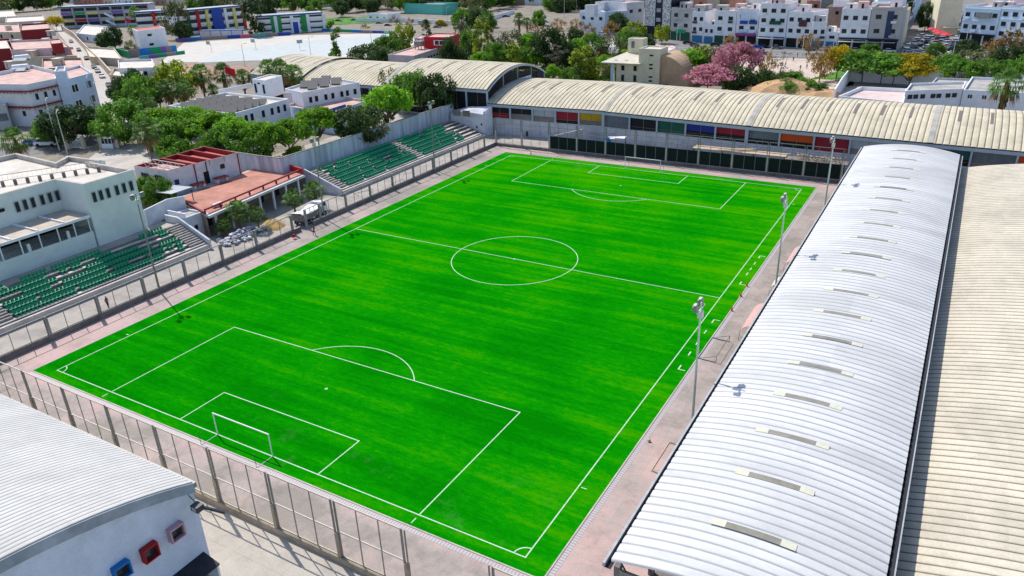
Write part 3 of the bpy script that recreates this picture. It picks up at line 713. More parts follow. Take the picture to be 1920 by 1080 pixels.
def shelter(x, y, w, label, m):
    t = thing('team_shelter', label, 'shelter', (x, y, 0)); r = MB(); n = 5
    for i in range(n):
        a0, a1 = .05+i*.28, .05+(i+1)*.28
        p, q = (2.0-2.0*cos(a0)*1, 1.0+1.15*sin(a0)), (2.0-2.0*cos(a1), 1.0+1.15*sin(a1))
        r.hexa([(p[0], 0, p[1]), (q[0], 0, q[1]), (q[0], w, q[1]), (p[0], w, p[1]), (p[0], 0, p[1]+.05), (q[0], 0, q[1]+.05), (q[0], w, q[1]+.05), (p[0], w, p[1]+.05)])
    r.build('roof', m, t)
    for yy in (.05, w/2, w-.05):
        f = MB(); f.tube((0, yy, 0), (.05, yy, 1.05), .03); f.tube((2, yy, 0), (2, yy, 2.1), .03); f.tube((.1, yy, .5), (2, yy, .5), .025); f.build('frame', steel, t)
    MB().box(1.2, 1.6, .2, w-.2, .4, .47).build('bench', steelw, t)
spk = mat('faded_pink_sheet', (.56, .33, .3), .7, .1, 2, stain=.2)
shelter(65.0, 40.3, 6.6, 'pink curved team shelter beside the empty goal frame', spk)
shelter(65.3, 53.2, 2.6, 'small beige shelter between the two pink ones', beige)
shelter(65.3, 61.5, 6.2, 'pink team shelter farther up the right-hand path', spk)
def frame_goal(name, x, y, rot, w, h, d, label, m=steel, down=False):
    t = thing(name, label, 'goal', (x, y, .03), rot, 'small training goals left beside the pitch'); r = .045
    P = [(-w/2, 0, 0), (w/2, 0, 0), (w/2, 0, h), (-w/2, 0, h), (-w/2, d, 0), (w/2, d, 0)]
    if down: P = [(a, c*.98, b*.55) for a, b, c in P]
    MB().tube(P[3], P[2], r).build('crossbar', m, t)
    MB().tube(P[0], P[3], r).build('post', m, t); MB().tube(P[1], P[2], r).build('post', m, t)
    MB().tube(P[4], P[3], r*.6).build('stay', m, t); MB().tube(P[5], P[2], r*.6).build('stay', m, t)
    MB().tube(P[0], P[4], r*.6).tube(P[4], P[5], r*.6).tube(P[5], P[1], r*.6).build('ground_frame', m, t)
frame_goal('training_goal', 66.2, 16.2, pi/2, 4.6, 1.6, 1.2, 'rusty goal frame tipped over against the white shed, near the football', wood, True)
frame_goal('training_goal', 64.2, 37.0, pi/2, 5.2, 2.0, 1.3, 'bare goal frame on the path next to the pink shelter', steeld, True)
frame_goal('training_goal', -10.3, 37.6, -.5, 3.2, 2.1, 1.3, 'metal goal frame behind the left fence near the steps of the near stand', steel)
frame_goal('training_goal', -9.3, 74.5, pi/2, 3.4, 2.0, 1.2, 'metal goal frame behind the left fence in front of the far stand', steel)
frame_goal('training_goal', -10.9, 65.8, 1.2, 3.0, 1.9, 1.1, 'metal goal frame lying by the left end of the far stand', steel, True)
# ================================================================ LEFT-SIDE BUILDINGS
A_, B_, C_ = (-24.3, 30.1), (-24.15, 21.9), (-30.6, 21.7)
t = house('clubhouse', 'large mint-white clubhouse with a stepped flat roof behind the near stand', 'building',
      [A_, B_, C_, (-30.2, -12), (-56, -12), (-53.2, 28.6), (-40.5, 27.8), (-42.7, 31.1), (-33.7, 31.7), (-35.0, 30.2)], 2.9, 12.5, mintw, rooflight, .75, rim=conclt, th=.45)
ox, oy = t.location.x, t.location.y
def wl(x, y0, z, w, h, par=t, st='o'):
    put_win(par, (x-ox, y0-5-oy), (x-ox, y0+5-oy), 1, .5, z-2.9, w, h, st)
for y in (23.05, 24.1, 25.25, 26.7, 27.9, 29.1): wl(-24.26+(30.1-y)/8.2*.15, y, 10.25, .62, 1.6, st='s')
for y in (15.5, 16.6, 17.7, 19.05, 20.2, 21.3): wl(-30.42, y, 10.2, .62, 1.6, st='s')
wl(-30.3, 13.0, 10.4, 1.4, .45); wl(-30.3, 9, 10.2, .62, 1.6, st='s')
def lb(name, m, *boxes, par=None):
    mb = MB()
    for b in boxes: mb.box(b[0]-ox, b[1]-ox, b[2]-oy, b[3]-oy, b[4]-2.9, b[5]-2.9)
    return mb.build(name, m, par or t)
lb('lower_storey', mintw, (-30.5, -24.35, -12, 21.68, 2, 5.5))
p = lb('porch_roof', mat('porch_tan', (.55, .47, .38), .9, .1, .8, stain=.2), (-30.3, -24.2, 8.6, 21.6, 7.72, 7.9))
lb('porch_edge', white, (-24.2, -24.05, 8.6, 21.7, 7.6, 8.0))
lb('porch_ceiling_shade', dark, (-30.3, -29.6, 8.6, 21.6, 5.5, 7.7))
for y in (9.0, 11.6, 14.2, 16.8, 19.2, 21.4): lb('porch_post', white, (-24.5, -24.35, y-.07, y+.07, 5.5, 7.7))
for y in (12.6, 18.2): lb('porch_post', mintw, (-24.9, -24.5, y-.2, y+.2, 5.5, 6.6))
rl = MB(); y = 8.7
while y < 21.6: rl.box(-24.6-ox, -24.56-ox, y-oy, y+.045-oy, 2.6, 3.6); y += .17
rl.box(-24.62-ox, -24.54-ox, 8.7-oy, 21.6-oy, 3.58, 3.64); rl.build('railing', steeld, t)
for y in (10.5, 14.2, 17.9): lb('roof_beam', white, (-30.3, -24.2, y-.08, y+.08, 7.9, 8.15))
# solar frame on the clubhouse roof
rk = MB(); a, b = Vector((-38.3, 15.6)), Vector((-30.5, 29.4)); d = (b-a); n = Vector((-d.y, d.x)).normalized()
for z, o in ((12.6, 0), (13.2, 1.1)):
    rk.bar((a.x-ox+n.x*o, a.y-oy+n.y*o, z-2.9), (b.x-ox+n.x*o, b.y-oy+n.y*o, z-2.9), .08, .08)
for i in range(26):
    q = a+d*i/25; rk.bar((q.x-ox, q.y-oy, 9.7), (q.x-ox+n.x*1.1, q.y-oy+n.y*1.1, 10.3), .05, .05)
rk.build('roof_rack', steel, t)
for i in range(10):
    q = a+d*(i+.5)/10; lb('ballast_block', concd, (q.x-.18, q.x+.18, q.y-.18, q.y+.18, 11.8, 12.5))
# white wall between clubhouse and steps
def freewall(name, label, P, z0, z1, m, th=.12, cap=None, cat='wall', group=None):
    w = thing(name, label, cat, (P[0][0], P[0][1], z0), 0, group)
    for i in range(len(P)-1):
        a, b = Vector(P[i]), Vector(P[i+1]); d = (b-a).normalized(); n = Vector((-d.y, d.x))*th; o = Vector(P[0])
        MB().prism([tuple(q-o) for q in (a-n, b-n, b+n, a+n)], 0, z1-z0).build('panel', m, w)
        if cap: n2 = n*1.5; MB().prism([tuple(q-o) for q in (a-n2, b-n2, b+n2, a+n2)], z1-z0, z1-z0+.12).build('coping', cap, w)
    return w
freewall('garden_wall', 'blue-white patched wall between the clubhouse and the stand steps', [(-25.0, 30.6), (-26.6, 36.0), (-25.4, 38.4)], 3.0, 5.8, whiteold)
house('stair_block', 'small white stair block with a notched top at the end of the near stand', 'stair block', rect(-24.6, -20.8, 34.2, 38.0), 0, 3.9, whiteold, roofgrey, .3, [(1, [.5], 1.8, .6, .8, 'o')])
bt = thing('stair_balustrade', 'white notched balustrade above the steps of the near stand', 'balustrade', (-22, 34.2, 3.9))
for i in range(7): MB().box(-2.4+i*.6, -2.05+i*.6, 0, .2, 0, .7).build('merlon', white, bt)
MB().box(-2.5, 1.8, 0, .2, .7, .85).build('rail', white, bt)
# red terrace building with an open ground floor
F1, F2, F3, F4 = (-18.0, 36.8), (-20.7, 60.9), (-34.0, 64.0), (-31.1, 40.8)
t = thing('terrace_building', 'low building with a red roof terrace and open columned front behind the truck', 'building', (F1[0], F1[1], 0))
R_ = lambda P: [(x-F1[0], y-F1[1]) for x, y in P]
MB().prism(R_([F1, F2, F3, F4]), 3.5, 3.9).build('roof_slab', mat('terrace_slab_edge', (.62, .62, .64), .8, .08, 1, stain=.2), t)
sl = MB(); q = inset([F1, F4, F3, F2][::-1], .5); sl.face([(x-F1[0], y-F1[1], 3.93) for x, y in q]); sl.build('terrace_floor', terra, t)
def lerp(a, b, s): return (a[0]+(b[0]-a[0])*s, a[1]+(b[1]-a[1])*s)
def beam(P, a, b, z0, z1, th, m, name):
    a, b = Vector(a), Vector(b); d = (b-a).normalized(); n = Vector((-d.y, d.x))*th; o = Vector((F1[0], F1[1]))
    MB().prism([tuple(q-o) for q in (a-n, b-n, b+n, a+n)], z0, z1).build(name, m, P)
G1, G2 = lerp(F1, F4, .1), lerp(F2, F3, .1)
beam(t, G1, G2, 4.5, 4.75, .12, dred, 'red_rail')
for i in range(8):
    q = lerp(G1, G2, i/7); beam(t, (q[0]-.12, q[1]), (q[0]+.12, q[1]), 3.9, 4.5, .12, dred, 'rail_post')
beam(t, lerp(F2, F3, .05), lerp(F2, F3, .62), 3.9, 5.0, .15, red, 'red_parapet')
beam(t, G1, lerp(F1, F4, .95), 3.9, 4.25, .12, dred, 'red_rail')
for i in range(7):
    q = lerp(F1, F2, (i+.5)/7); beam(t, (q[0]-.15-.5, q[1]), (q[0]+.15-.5, q[1]), 0, 3.5, .15, white, 'column')
K1, K2 = lerp(F1, F4, .45), lerp(F2, F3, .45)
beam(t, K1, K2, 0, 3.5, .1, brickw, 'back_wall')
for i in range(5):
    q = lerp(K1, K2, (i+.6)/5.5); beam(t, (q[0]+.2, q[1]-.5), (q[0]+.2, q[1]+.5), 0, 2.2, .03, dark, 'doorway')
beam(t, lerp(F1, F4, .1), lerp(F1, F4, .9), 0, 3.5, .12, brickw, 'side_wall')
q = lerp(F1, F4, .22); ac = thing('roof_tank', 'white cylindrical tank lying on the red terrace', 'tank', (q[0]+.3, q[1]+3.0, 4.25)); MB().tube((0, -.9, 0), (0, .9, .0), .35, k=12).build('tank', white, ac)
MB().box(-.3, .3, -.7, -.5, -.3, 0).box(-.3, .3, .5, .7, -.3, 0).build('cradle', steeld, ac)
# white building with red bays and open trusses on its roof
H1, H2, H3, H4 = (-43.1, 42.3), (-34.4, 42.4), (-32.7, 56.7), (-43.2, 57.6)
t = house('truss_roof_building', 'stained white building with red roof bays and open steel trusses', 'building', [H1, H2, H3, H4], 3.85, 7.9, whiteold, roofpink, .9,
     [(0, [.3, .72], 6.4, 2.0, 1.0, 'd'), (1, [.1], 5.6, .8, .9, 'b'), (1, [.74], 6.2, .9, .8, 'd')], rim=dred)
o = Vector((t.location.x, t.location.y))
def hb(a, b, z0, z1, th, m, name, P=t, o=o):
    a, b = Vector(a), Vector(b); d = (b-a).normalized(); n = Vector((-d.y, d.x))*th
    return MB().prism([tuple(q-o) for q in (a-n, b-n, b+n, a+n)], z0, z1).build(name, m, P)
for s in (.37, .58, .79): hb(lerp(H1, H4, s), lerp(H2, H3, s), 3.1, 4.1, .12, dred, 'roof_beam')
fl = MB(); fl.face([((p[0]-o.x), (p[1]-o.y), 3.22) for p in (lerp(H1, H4, .37), lerp(H2, H3, .37), lerp(H2, H3, .98), lerp(H1, H4, .98))]); fl.build('red_bay', roofred, t)
for s in (.12, .25):
    a, b = Vector(lerp(H1, H4, s)), Vector(lerp(H2, H3, s)); tr = MB()
    for z in (3.5, 4.3): tr.bar((a.x-o.x, a.y-o.y, z), (b.x-o.x, b.y-o.y, z), .1, .1)
    for i in range(8):
        p, q = a+(b-a)*i/8, a+(b-a)*(i+1)/8; tr.bar((p.x-o.x, p.y-o.y, 3.5 if i % 2 else 4.3), (q.x-o.x, q.y-o.y, 4.3 if i % 2 else 3.5), .06, .06)
    tr.build('roof_truss', steelw, t)
q = lerp(H2, H3, .45); d = (Vector(H3)-Vector(H2)).normalized(); n = Vector((d.y, -d.x))
for s, nm, m, w, z1 in ((.5, 'door', dark, .5, 2.2), (.36, 'downpipe', dred, .1, 4.0), (.52, 'downpipe', steeld, .1, 4.0), (.98, 'downpipe', dred, .1, 4.0)):
    q = Vector(lerp(H2, H3, s))+n*.06; hb(q-d*w, q+d*w, .02, z1, .05, m, nm)
for i, s in enumerate((.30, .62)):
    q = Vector(lerp(H2, H3, s))+n*1.7; tb = thing('masonry_bench', ('dark red topped masonry table by the door of the truss-roofed building', 'dark red topped masonry table by the right downpipe of the truss-roofed building')[i], 'table', (q.x, q.y, 3.93), atan2(d.y, d.x))
    MB().box(-1.3, 1.3, -.7, .7, .8, .95).build('top', dred, tb)
    for x in (-1, 1): MB().box(x*.9-.15, x*.9+.15, -.5, .5, 0, .8).build('leg', white, tb)
    MB().box(-1.3, 1.3, -1.3, -1.0, .3, .42).build('bench', steeld, tb)
cp = thing('sheet_canopy', 'pale flat sheet canopy beside the round bushes by the clubhouse', 'canopy', (*(-29.2, 39.3),5.9))
MB().hexa([(-3, -2, 0), (2.2, -2, .3), (2.2, 2.2, .3), (-3, 2.2, 0), (-3, -2, .06), (2.2, -2, .36), (2.2, 2.2, .36), (-3, 2.2, .06)]).build('sheet', lpanel, cp)
for x, y in ((-2.8, -1.8), (2, -1.8), (2, 2), (-2.8, 2)): MB().box(x-.05, x+.05, y-.05, y+.05, -2.9, 0).build('post', steeld, cp)
# white building with the solar racks
S1, S2, S3 = (-76.9, 75.7), (-54.2, 74.8), (-55.3, 92.4)
t = house('solar_building', 'white two-storey building with rows of grey solar racks on its roof', 'building', para(S1, S2, S3), 2.9, 10, white, rooflight, .6,
     [(1, [.06, .2, .3, .5, .66, .78, .9], 8.2, .8, 1.5, 'o'), (1, [.3, .7], 4.6, .8, 1.2, 'o'), (0, [.9], 8.2, .8, 1.4, 'o')])
o = Vector((t.location.x, t.location.y)); D_ = (S1[0]+S3[0]-S2[0], S1[1]+S3[1]-S2[1])
grs = stripes_mat('solar_tube_grey', (.1, .095, .09), (.2, .19, .18), 1.6, 0)
def bil(P, s, u): a = lerp(P[0], P[1], s); b = lerp(P[3], P[2], s); return Vector(lerp(a, b, u))
def racks(P, label, name, rows, cols, z, ang, s0=.15, s1=.8, u0=.15, u1=.85, w=2.0, l=1.6, h=1.2, g='solar racks on the white roofs'):
    for i in range(rows):
        for j in range(cols):
            q = bil(P, s0+(s1-s0)*i/max(1, rows-1), u0+(u1-u0)*j/max(1, cols-1))
            r = thing(name, label.replace('ROW', ('front', 'second', 'third', 'back')[i] if rows > 2 else ('front', 'back')[i]).replace('COL', ('leftmost', 'second', 'middle', 'fourth', 'rightmost')[j] if cols > 3 else ('left', 'middle', 'right')[j]), 'solar rack', (q.x, q.y, z), ang, g)
            MB().hexa([(-w/2, -l/2, .25), (w/2, -l/2, .25), (w/2, l/2, h), (-w/2, l/2, h), (-w/2, -l/2, .31), (w/2, -l/2, .31), (w/2, l/2, h+.06), (-w/2, l/2, h+.06)]).build('collector', grs, r)
            MB().box(-w/2, -w/2+.1, l/2-.1, l/2, 0, h).box(w/2-.1, w/2, l/2-.1, l/2, 0, h).box(-w/2, w/2, -l/2, -l/2+.2, 0, .25).build('stand', steeld, r)
racks([S1, S2, S3, D_], 'grey solar rack, COL one in the ROW row on the big solar roof', 'solar_rack', 4, 5, 9.45, .52, .22, .86, .1, .62, 3.4, 1.2, 1.35)
t = house('penthouse', 'small white rooftop room with two dark doors on the solar building', 'roof room', para((-72.2, 97.3), (-67.3, 96.8), (-68.8, 104.0)), 9.4, 12.9, white, rooflight, .35, [(0, [.2, .85], 10.7, .7, 2.2, 'o'), (0, [.5], 12, .8, .35, 'o')])
freewall('parapet_wall', 'low white parapet at the back of the solar roof', [(-80.6, 93.3), (-80.3, 103.9)], 9.4, 10.4, white)
# pink-roofed neighbour
t = house('washing_terrace_house', 'white house whose pink terrace holds hanging washing and a blue cover', 'house', para((-58.0, 93.4), (-41.2, 91.3), (-43.3, 106.5)), 2.9, 8, bluewhite, roofpink, .6, [(0, [.3, .7], 5.6, .9, 1.1, 'o')], rim=pinkw)
t = house('white_block', 'white upper block with a grey roof and slotted windows behind the pink terrace', 'house', [(-62.1, 98.1), (-54.0, 95.7), (-50.1, 111.8), (-65.5, 116.1)], 2.9, 11, white, roofgrey, .5,
     [(1, [.12, .22, .38, .5, .66, .76, .9], 8.9, .8, 1.3, 'o')])
P_ = [(-62.1, 98.1), (-54.0, 95.7), (-50.1, 111.8), (-65.5, 116.1)]
racks(P_, 'pale solar rack, COL one in the ROW row above the pink terrace', 'solar_rack', 2, 3, 10.6, .5, .35, .7, .3, .75, 2.4, 1.5, 1.6)
rr = house('terrace_room', 'small lilac room at the left of the pink washing terrace', 'roof room', para((-62.2, 97.5), (-59.2, 97.2), (-61.7, 105.1)), 7.4, 10.2, pinkw, roofpink, .3, [(1, [.3], 8.6, .9, 1.9, 'o'), (1, [.7], 9, 1.2, .6, 'o')])
cv = thing('blue_cover', 'bright blue cover hung over the front edge of the pink terrace', 'cover', (*(-43.1, 95.9), 6.9)); MB().hexa([(-.6,-2.6,0),(.1,-2.6,-.1),(.1,2.6,0),(-.6,2.6,0),(-.7,-2.6,1.3),(-.3,-2.6,1.4),(-.3,2.6,1.5),(-.7,2.6,1.4)]).build('sheet', blue, cv)
for i, (u, v, m, lb_) in enumerate(((575,184,red,'red'),(600,188,whitegl,'white'),(615,190,dred,'dark red'),(560,183,blue,'blue'),(640,183,teal,'teal'),(655,180,orange,'orange'))):
    q = [(-61.6, 104.4), (-56.1, 103.4), (-53.2, 103.0), (-64.2, 104.2), (-53.4, 108.1), (-52.9, 110.6)][i]
    ln = thing('washing', lb_+' washing hanging on a line on the pink terrace', 'washing', (*q, 7.45))
    MB().box(-.03, .03, -1.4, -1.34, 0, 1.8).box(-.03, .03, 1.34, 1.4, 0, 1.8).box(-.01, .01, -1.4, 1.4, 1.75, 1.78).build('line', steel, ln)
    MB().box(-.03, .03, -1.1, .9, .7, 1.75).build('cloth', m, ln)
# red and white block behind the left row of halls
t = house('red_and_white_house', 'long pale block with a pink flat roof behind the left halls', 'house', para((-86.8, 168.7), (-75.9, 168.6), (-81.6, 197.3)), 2, 9, pinkw, roofpink, .45,
    [(1, [.14], 6.6, 1.4, 1.8, 'o'), (1, [.3, .38, .46, .54, .62, .7], 7.0, 1.1, .7, 'o'), (1, [.85], 7, 1.4, 1.8, 'o')])
house('red_upper_floor', 'red upper floor with a pink roof and shuttered window', 'upper floor', para((-85.1, 187.3), (-75.0, 188.0), (-78.1, 198.7)), 8.6, 12.6, red, roofpink, .35, [(0, [.6], 10.7, 4.4, 1.7, 'w')])
house('roof_room', 'small pale roof room left of the red upper floor', 'roof room', para((-94.8, 194.4), (-91.1, 193.6), (-94.6, 201.1)), 8.6, 11.2, pinkw, roofpink, .3, [(0, [.6], 9.8, .8, 1.8, 'o')])
q = (-85.9, 185.4); tk = thing('roof_tank', 'grey boxy tank on stilts on the long pink roof', 'tank', (*q, 8.6)); MB().box(-1.5, 1.5, -1.2, 1.2, 1.2, 2.8).build('tank', steel, tk); MB().box(-1.4, -1.2, -1, -.8, 0, 1.2).box(1.2, 1.4, -1, -.8, 0, 1.2).box(-1.4, -1.2, .8, 1, 0, 1.2).box(1.2, 1.4, .8, 1, 0, 1.2).build('frame', steeld, tk)
# apartment house at far left
Q = [(-133.2, 65.0), (-120.4, 68.5), (-122.3, 77.1), (-135.6, 85.7), (-156.4, 90.4), (-150.9, 74.1)]
t = house('apartment_house', 'pale blue and cream apartment house with red tiled ledges at the left edge', 'house', Q, 2.9, 13.6, mat('blue_cream_wall', (.74, .75, .78), .85, .06, .5, stain=.12), roofpink, 1.0,
     [(1, [.22, .52, .82], 10.2, .8, 1.5, 'd'), (1, [.2], 6.2, .9, 1.5, 'o'), (0, [.75], 6.3, .9, 1.3, 'd')])
o = Vector((t.location.x, t.location.y))
for e in (0, 1):
    a, b = Vector(Q[e]), Vector(Q[e+1]); d = (b-a).normalized(); n = Vector((d.y, -d.x))
    for z in (12.0, 8.1):
        MB().prism([tuple(q-o) for q in (a-d*.3, b+d*.3, b+d*.3+n*.7, a-d*.3+n*.7)], z-3.15, z-2.9).build('tiled_ledge', dred, t)
        s = .2; o2 = None
        while s < (b-a).length: q = a+d*s+n*.35-o; MB().box(q.x-.18, q.x+.18, q.y-.18, q.y+.18, z-3.6, z-3.16).build('ledge_bracket', mat('salmon_brackets', (.5, .3, .27), .8, .1, 1), t); s += 1.1
Q2 = [(-121.4, 78.6), (-126.3, 89.7), (-145.2, 98.1), (-140.9, 88.0)]
house('apartment_house', 'sky-blue apartment wing with white window frames and teal awnings beside the street', 'house', Q2, 2.9, 13, bluewhite, roofpink, .7,
     [(0, [.28], 10.3, 3.0, 2.3, 'w'), (0, [.28], 6.2, 3.0, 2.3, 'w'), (0, [.78], 10.3, 1.8, 1.7, 'sh'), (0, [.78], 6.4, 1.8, 1.7, 'sh')])
house('stair_tower', 'tall pale blue stair tower between the two apartment wings', 'tower', [(-121.7, 76.9), (-119.7, 78.5), (-128.6, 84.2), (-130.3, 82.7)], 2.9, 15.4, bluewhite, roofgrey, .5)
house('side_house', 'grey side house with shuttered openings at the left edge', 'house', para((-127.1, 61.0), (-125.2, 64.6), (-137.1, 72.4)), 2.9, 9, greyw, roofgrey, .5, [(0, [.6], 6, 2.6, 1.8, 'sh')])
for u, v, zz, lab, i in ((0,0,0,'white domed water heater on the roof of the left apartment house',0), (0,0,0,'long white rooftop tank beside the brown wall',1)):
    q = [(-154.5, 86.1), (-178.2, 99.8)][i]; k = thing('water_heater', lab, 'water heater', (*q, 12.8), .6)
    MB().tube((-2.2, 0, .9), (2.2, 0, 1.1), .75, k=12).build('tank', whitegl, k); MB().box(-1.9, -1.7, -.5, .5, 0, .6).box(1.7, 1.9, -.5, .5, 0, .6).build('stand', steeld, k)
    MB().hexa([(-2, -2.6, .1), (2, -2.6, .1), (2, -.6, 1), (-2, -.6, 1), (-2, -2.6, .2), (2, -2.6, .2), (2, -.6, 1.1), (-2, -.6, 1.1)]).build('collector', lpanel, k)
# the old town blocks along the left street: roof outline pixels baked to world metres
TB = [
 ('brown flat wall block beside the street below the beige roofs', para((-183.3, 107.6), (-170.0, 114.1), (-196.1, 129.5)), 9, brickw, roofpink),
 ('beige terrace block with pale parapet and a dark doorway, left of the parked cars', para((-225.6, 121.0), (-204.1, 132.9), (-233.6, 150.0)), 9, beige, roofpink),
 ('pinkish block with two dark doors on its upper wall at the left', para((-233.8, 125.6), (-215.9, 138.3), (-253.6, 156.9)), 11, pinkw, roofpink),
 ('block with a deep red wall at the left edge', para((-246.1, 122.3), (-238.6, 129.1), (-280.4, 150.6)), 11, dred, rooflight),
 ('block with a long deep red wall near the yellow tree', para((-315.7, 174.8), (-309.5, 185.6), (-347.3, 207.1)), 11, dred, roofpink),
 ('low pale terraces behind the long red wall', para((-352.2, 178.9), (-332.0, 183.3), (-389.9, 214.3)), 9, beige, roofpink),
 ('far salmon terrace block left of the yellow tree', para((-408.2, 217.0), (-393.3, 232.0), (-441.6, 258.6)), 9, pinkw, rooflight),
 ('far cream block at the left edge under the trees', para((-463.9, 233.8), (-455.5, 249.3), (-529.1, 287.5)), 9, cream, rooflight),
 ('white low yard building with cluttered roof left of the walled street', para((-314.2, 201.0), (-279.7, 194.9), (-326.6, 229.3)), 7, white, rooflight),
 ('low tan building with a strip roof between the street wall and the green wall', para((-220.9, 147.9), (-199.9, 147.9), (-237.7, 170.0)), 6, beige, rooflight),
 ('white-roofed low building behind the bright round tree', para((-169.6, 125.7), (-158.0, 131.7), (-179.8, 146.3)), 7, whiteold, rooflight),
 ('tan low shed beside the walled street above the tree clump', para((-165.8, 119.4), (-148.4, 118.4), (-160.3, 128.2)), 6, beige, rooflight),
]
for i, (lab, P, z, wm, rm) in enumerate(TB):
    e0 = 0
    house('town_house', lab, 'house', P, 2.9, z, wm, rm, .8, [(0, [.35, .7], z-2.1, 1.2, 1.7, 'o')] if i in (2, 5, 7, 8, 10) else [])
house('roof_room', 'dark red rooftop room on the pinkish block near the street', 'roof room', para((-215.8, 131.3), (-214.5, 134.9), (-229.5, 143.1)), 10.2, 13, dred, roofpink, .3)
for i, q in enumerate(((-200.9, 107.4), (-225.9, 128.8), (-300.7, 180.6), (-357.8, 207.1), (-275.3, 150.4), (-190.5, 117.7), (-266.0, 157.9), (-360.4, 193.0))):
    k = thing('roof_clutter', ('small pale roof hut', 'low roof hut with a brown door', 'grey roof hut', 'white roof hut', 'salmon roof hut', 'tan roof hut', 'whitewashed roof hut', 'cream roof hut')[i]+' on the crowded terraces at the left', 'roof hut', (*q, 8.2), .4*i, 'roof huts on the left terraces')
    MB().box(-1.6, 1.6, -1.3, 1.3, 0, 2.3).build('wall', (pinkw, beige, greyw, white, terra, beige, white, cream)[i], k); MB().box(-1.8, 1.8, -1.5, 1.5, 2.3, 2.45).build('roof', rooflight, k); MB().box(-.4, .4, -1.33, -1.29, 0, 1.8).build('door', brickw, k)
freewall('street_wall', 'long beige wall along the right side of the street of parked cars', [(-386.5, 236.5), (-331.0, 209.5), (-258.3, 170.4), (-211.5, 145.9), (-173.2, 125.0)], 3, 6.0, beige, .2)
# painted playground walls
def painted(label, pts, z0, z1, mats_, name='painted_wall'):
    w = thing(name, label, 'wall', (pts[0][0], pts[0][1], z0)); o = Vector(pts[0]); L = [(Vector(pts[i+1])-Vector(pts[i])) for i in range(len(pts)-1)]; n = len(mats_)
    a, b = Vector(pts[0]), Vector(pts[-1])
    for i, m in enumerate(mats_):
        p, q = a+(b-a)*i/n, a+(b-a)*(i+1)/n; d = (q-p).normalized(); nn = Vector((-d.y, d.x))*.15
        MB().prism([tuple(k-o) for k in (p-nn, q-nn, q+nn, p+nn)], 0, z1-z0).build('painted_panel', m, w)
taupe = mat('taupe_paint', (.34, .27, .25), .8, .1, 1)
painted('tall wall painted in blue, green and purple squares below the small white house', [(-223.5, 166.7), (-215.3, 184.1)], 3, 6.2, [taupe, taupe, blue2, blue2, green, green, purple, taupe, blue2])
painted('bright green wall at the end of the painted wall', [(-246.6, 173.7), (-220.2, 164.4)], 3, 6, [green])
painted('lower wall painted green and mauve beside the white playground', [(-212.4, 163.5), (-208.4, 182.5)], 3, 4.4, [teal, purple, green, taupe, green])
painted('low bench wall painted pink, green, brown and blue in front of the schools', [(-255.2, 214.2), (-214.7, 250.5)], 3, 4.6, [purple, blue2, taupe, taupe, blue, pinkp, teal, taupe, blue])
painted('low coloured boundary wall at the far side of the pale courts', [(-213.4, 270.1), (-161.3, 267.0)], 3, 4.3, [blue2, teal, green, blue2, taupe, blue, teal])
house('white_red_roof_house', 'white two-storey house with a red roof above the painted wall', 'house', para((-239.4, 183.8), (-238.3, 197.3), (-251.4, 204.0)), 3, 11.5, white, roofred, .35, [(0, [.4], 9.2, 2.0, 1.0, 'o'), (0, [.4], 5.2, 2.0, 1.0, 'o')])
# schools
def school(label, a, b, z1, dep, bays, kind, rf=mat('blue_roof_edge', (.03, .12, .32), .6, .1, 1)):
    a, b = Vector(a), Vector(b); L = (b-a).length; t = thing('school_building', label, 'school', (a.x, a.y, 3), atan2(b.y-a.y, b.x-a.x), 'school blocks round the playground')
    H = z1-3; MB().box(0, L, .3, dep, -1, H-.3).build('wall', mat('school_wall', (.56, .58, .66), .8, .06, .3, stain=.1) if kind == 1 else white, t)
    MB().box(-.4, L+.4, -.6, dep, H-.3, H+.15).build('roof', lpanel, t); MB().box(-.5, L+.5, -.8, -.61, H-.4, H+.3).build('roof_edge', rf, t)
    n = len(bays); bw = L/n; fl = 3; fh = (H-.3)/fl
    for i, m in enumerate(bays):
        x0, x1 = i*bw, (i+1)*bw
        for f in range(fl):
            z = f*fh
            if kind == 1:
                MB().box(x0+.6, x1-.6, .2, .29, z+1.7, z+fh-.5).build('window', glass, t)
                if f: MB().box(x0+.3, x1-.3, -.5, -.3, z-.2, z+1.2).build('balustrade', m[(f-1) % len(m)], t)
                MB().box(x0+.2, x1-.2, -.35, .25, z-.25, z-.05).build('floor_slab', white, t)
            else:
                MB().box(x0+.1, x1-.1, .2, .29, z+1.5, z+fh-.6).build('window', glass, t)
                MB().box(x0, x1, -.1, .19, z+.3, z+1.5).build('balustrade', whitegl, t)
        MB().box(x1-(.25 if kind == 1 else .0), x1+(.25 if kind == 1 else 1.6), -.6, .28, 0, H-.4).build('pillar', greyw if kind == 1 else m, t)
    return t, L, H
t, L, H = school('long school block with purple, green and yellow balcony fronts at the top left', (-395.6, 243.4), (-353.4, 273.0), 15.2, 12,
    [(paley, purple), (red, green), (purple, paley), (greyw, greyw), (paley, purple), (greyw, greyw), (teal, red)], 1)
st = MB(); 
for f in range(2): st.bar((L*.5, -1.2, 4+f*4), (L*.6, -1.2, 1+f*4), .2, 1.3)
st.build('stair_balustrade', white, t)
school('school block with green, red, yellow and blue vertical fins and white balconies', (-305.3, 230.1), (-290.0, 248.7), 14.5, 12, [red, blue, paley], 2)
t, L, H = school('school block with a broad royal blue panel between coloured fins', (-277.3, 234.0), (-268.6, 269.2), 15, 12, [dgreen, red, paley, white, white, paley, red], 2)
MB().box(L*.52, L*.68, -.9, -.2, 1, H-.4).build('blue_panel', blue, t)
t, L, H = school('white school block with two green panels and a blue doorway', (-232.3, 246.5), (-211.2, 270.6), 12, 11, [white, white, white, white], 2)
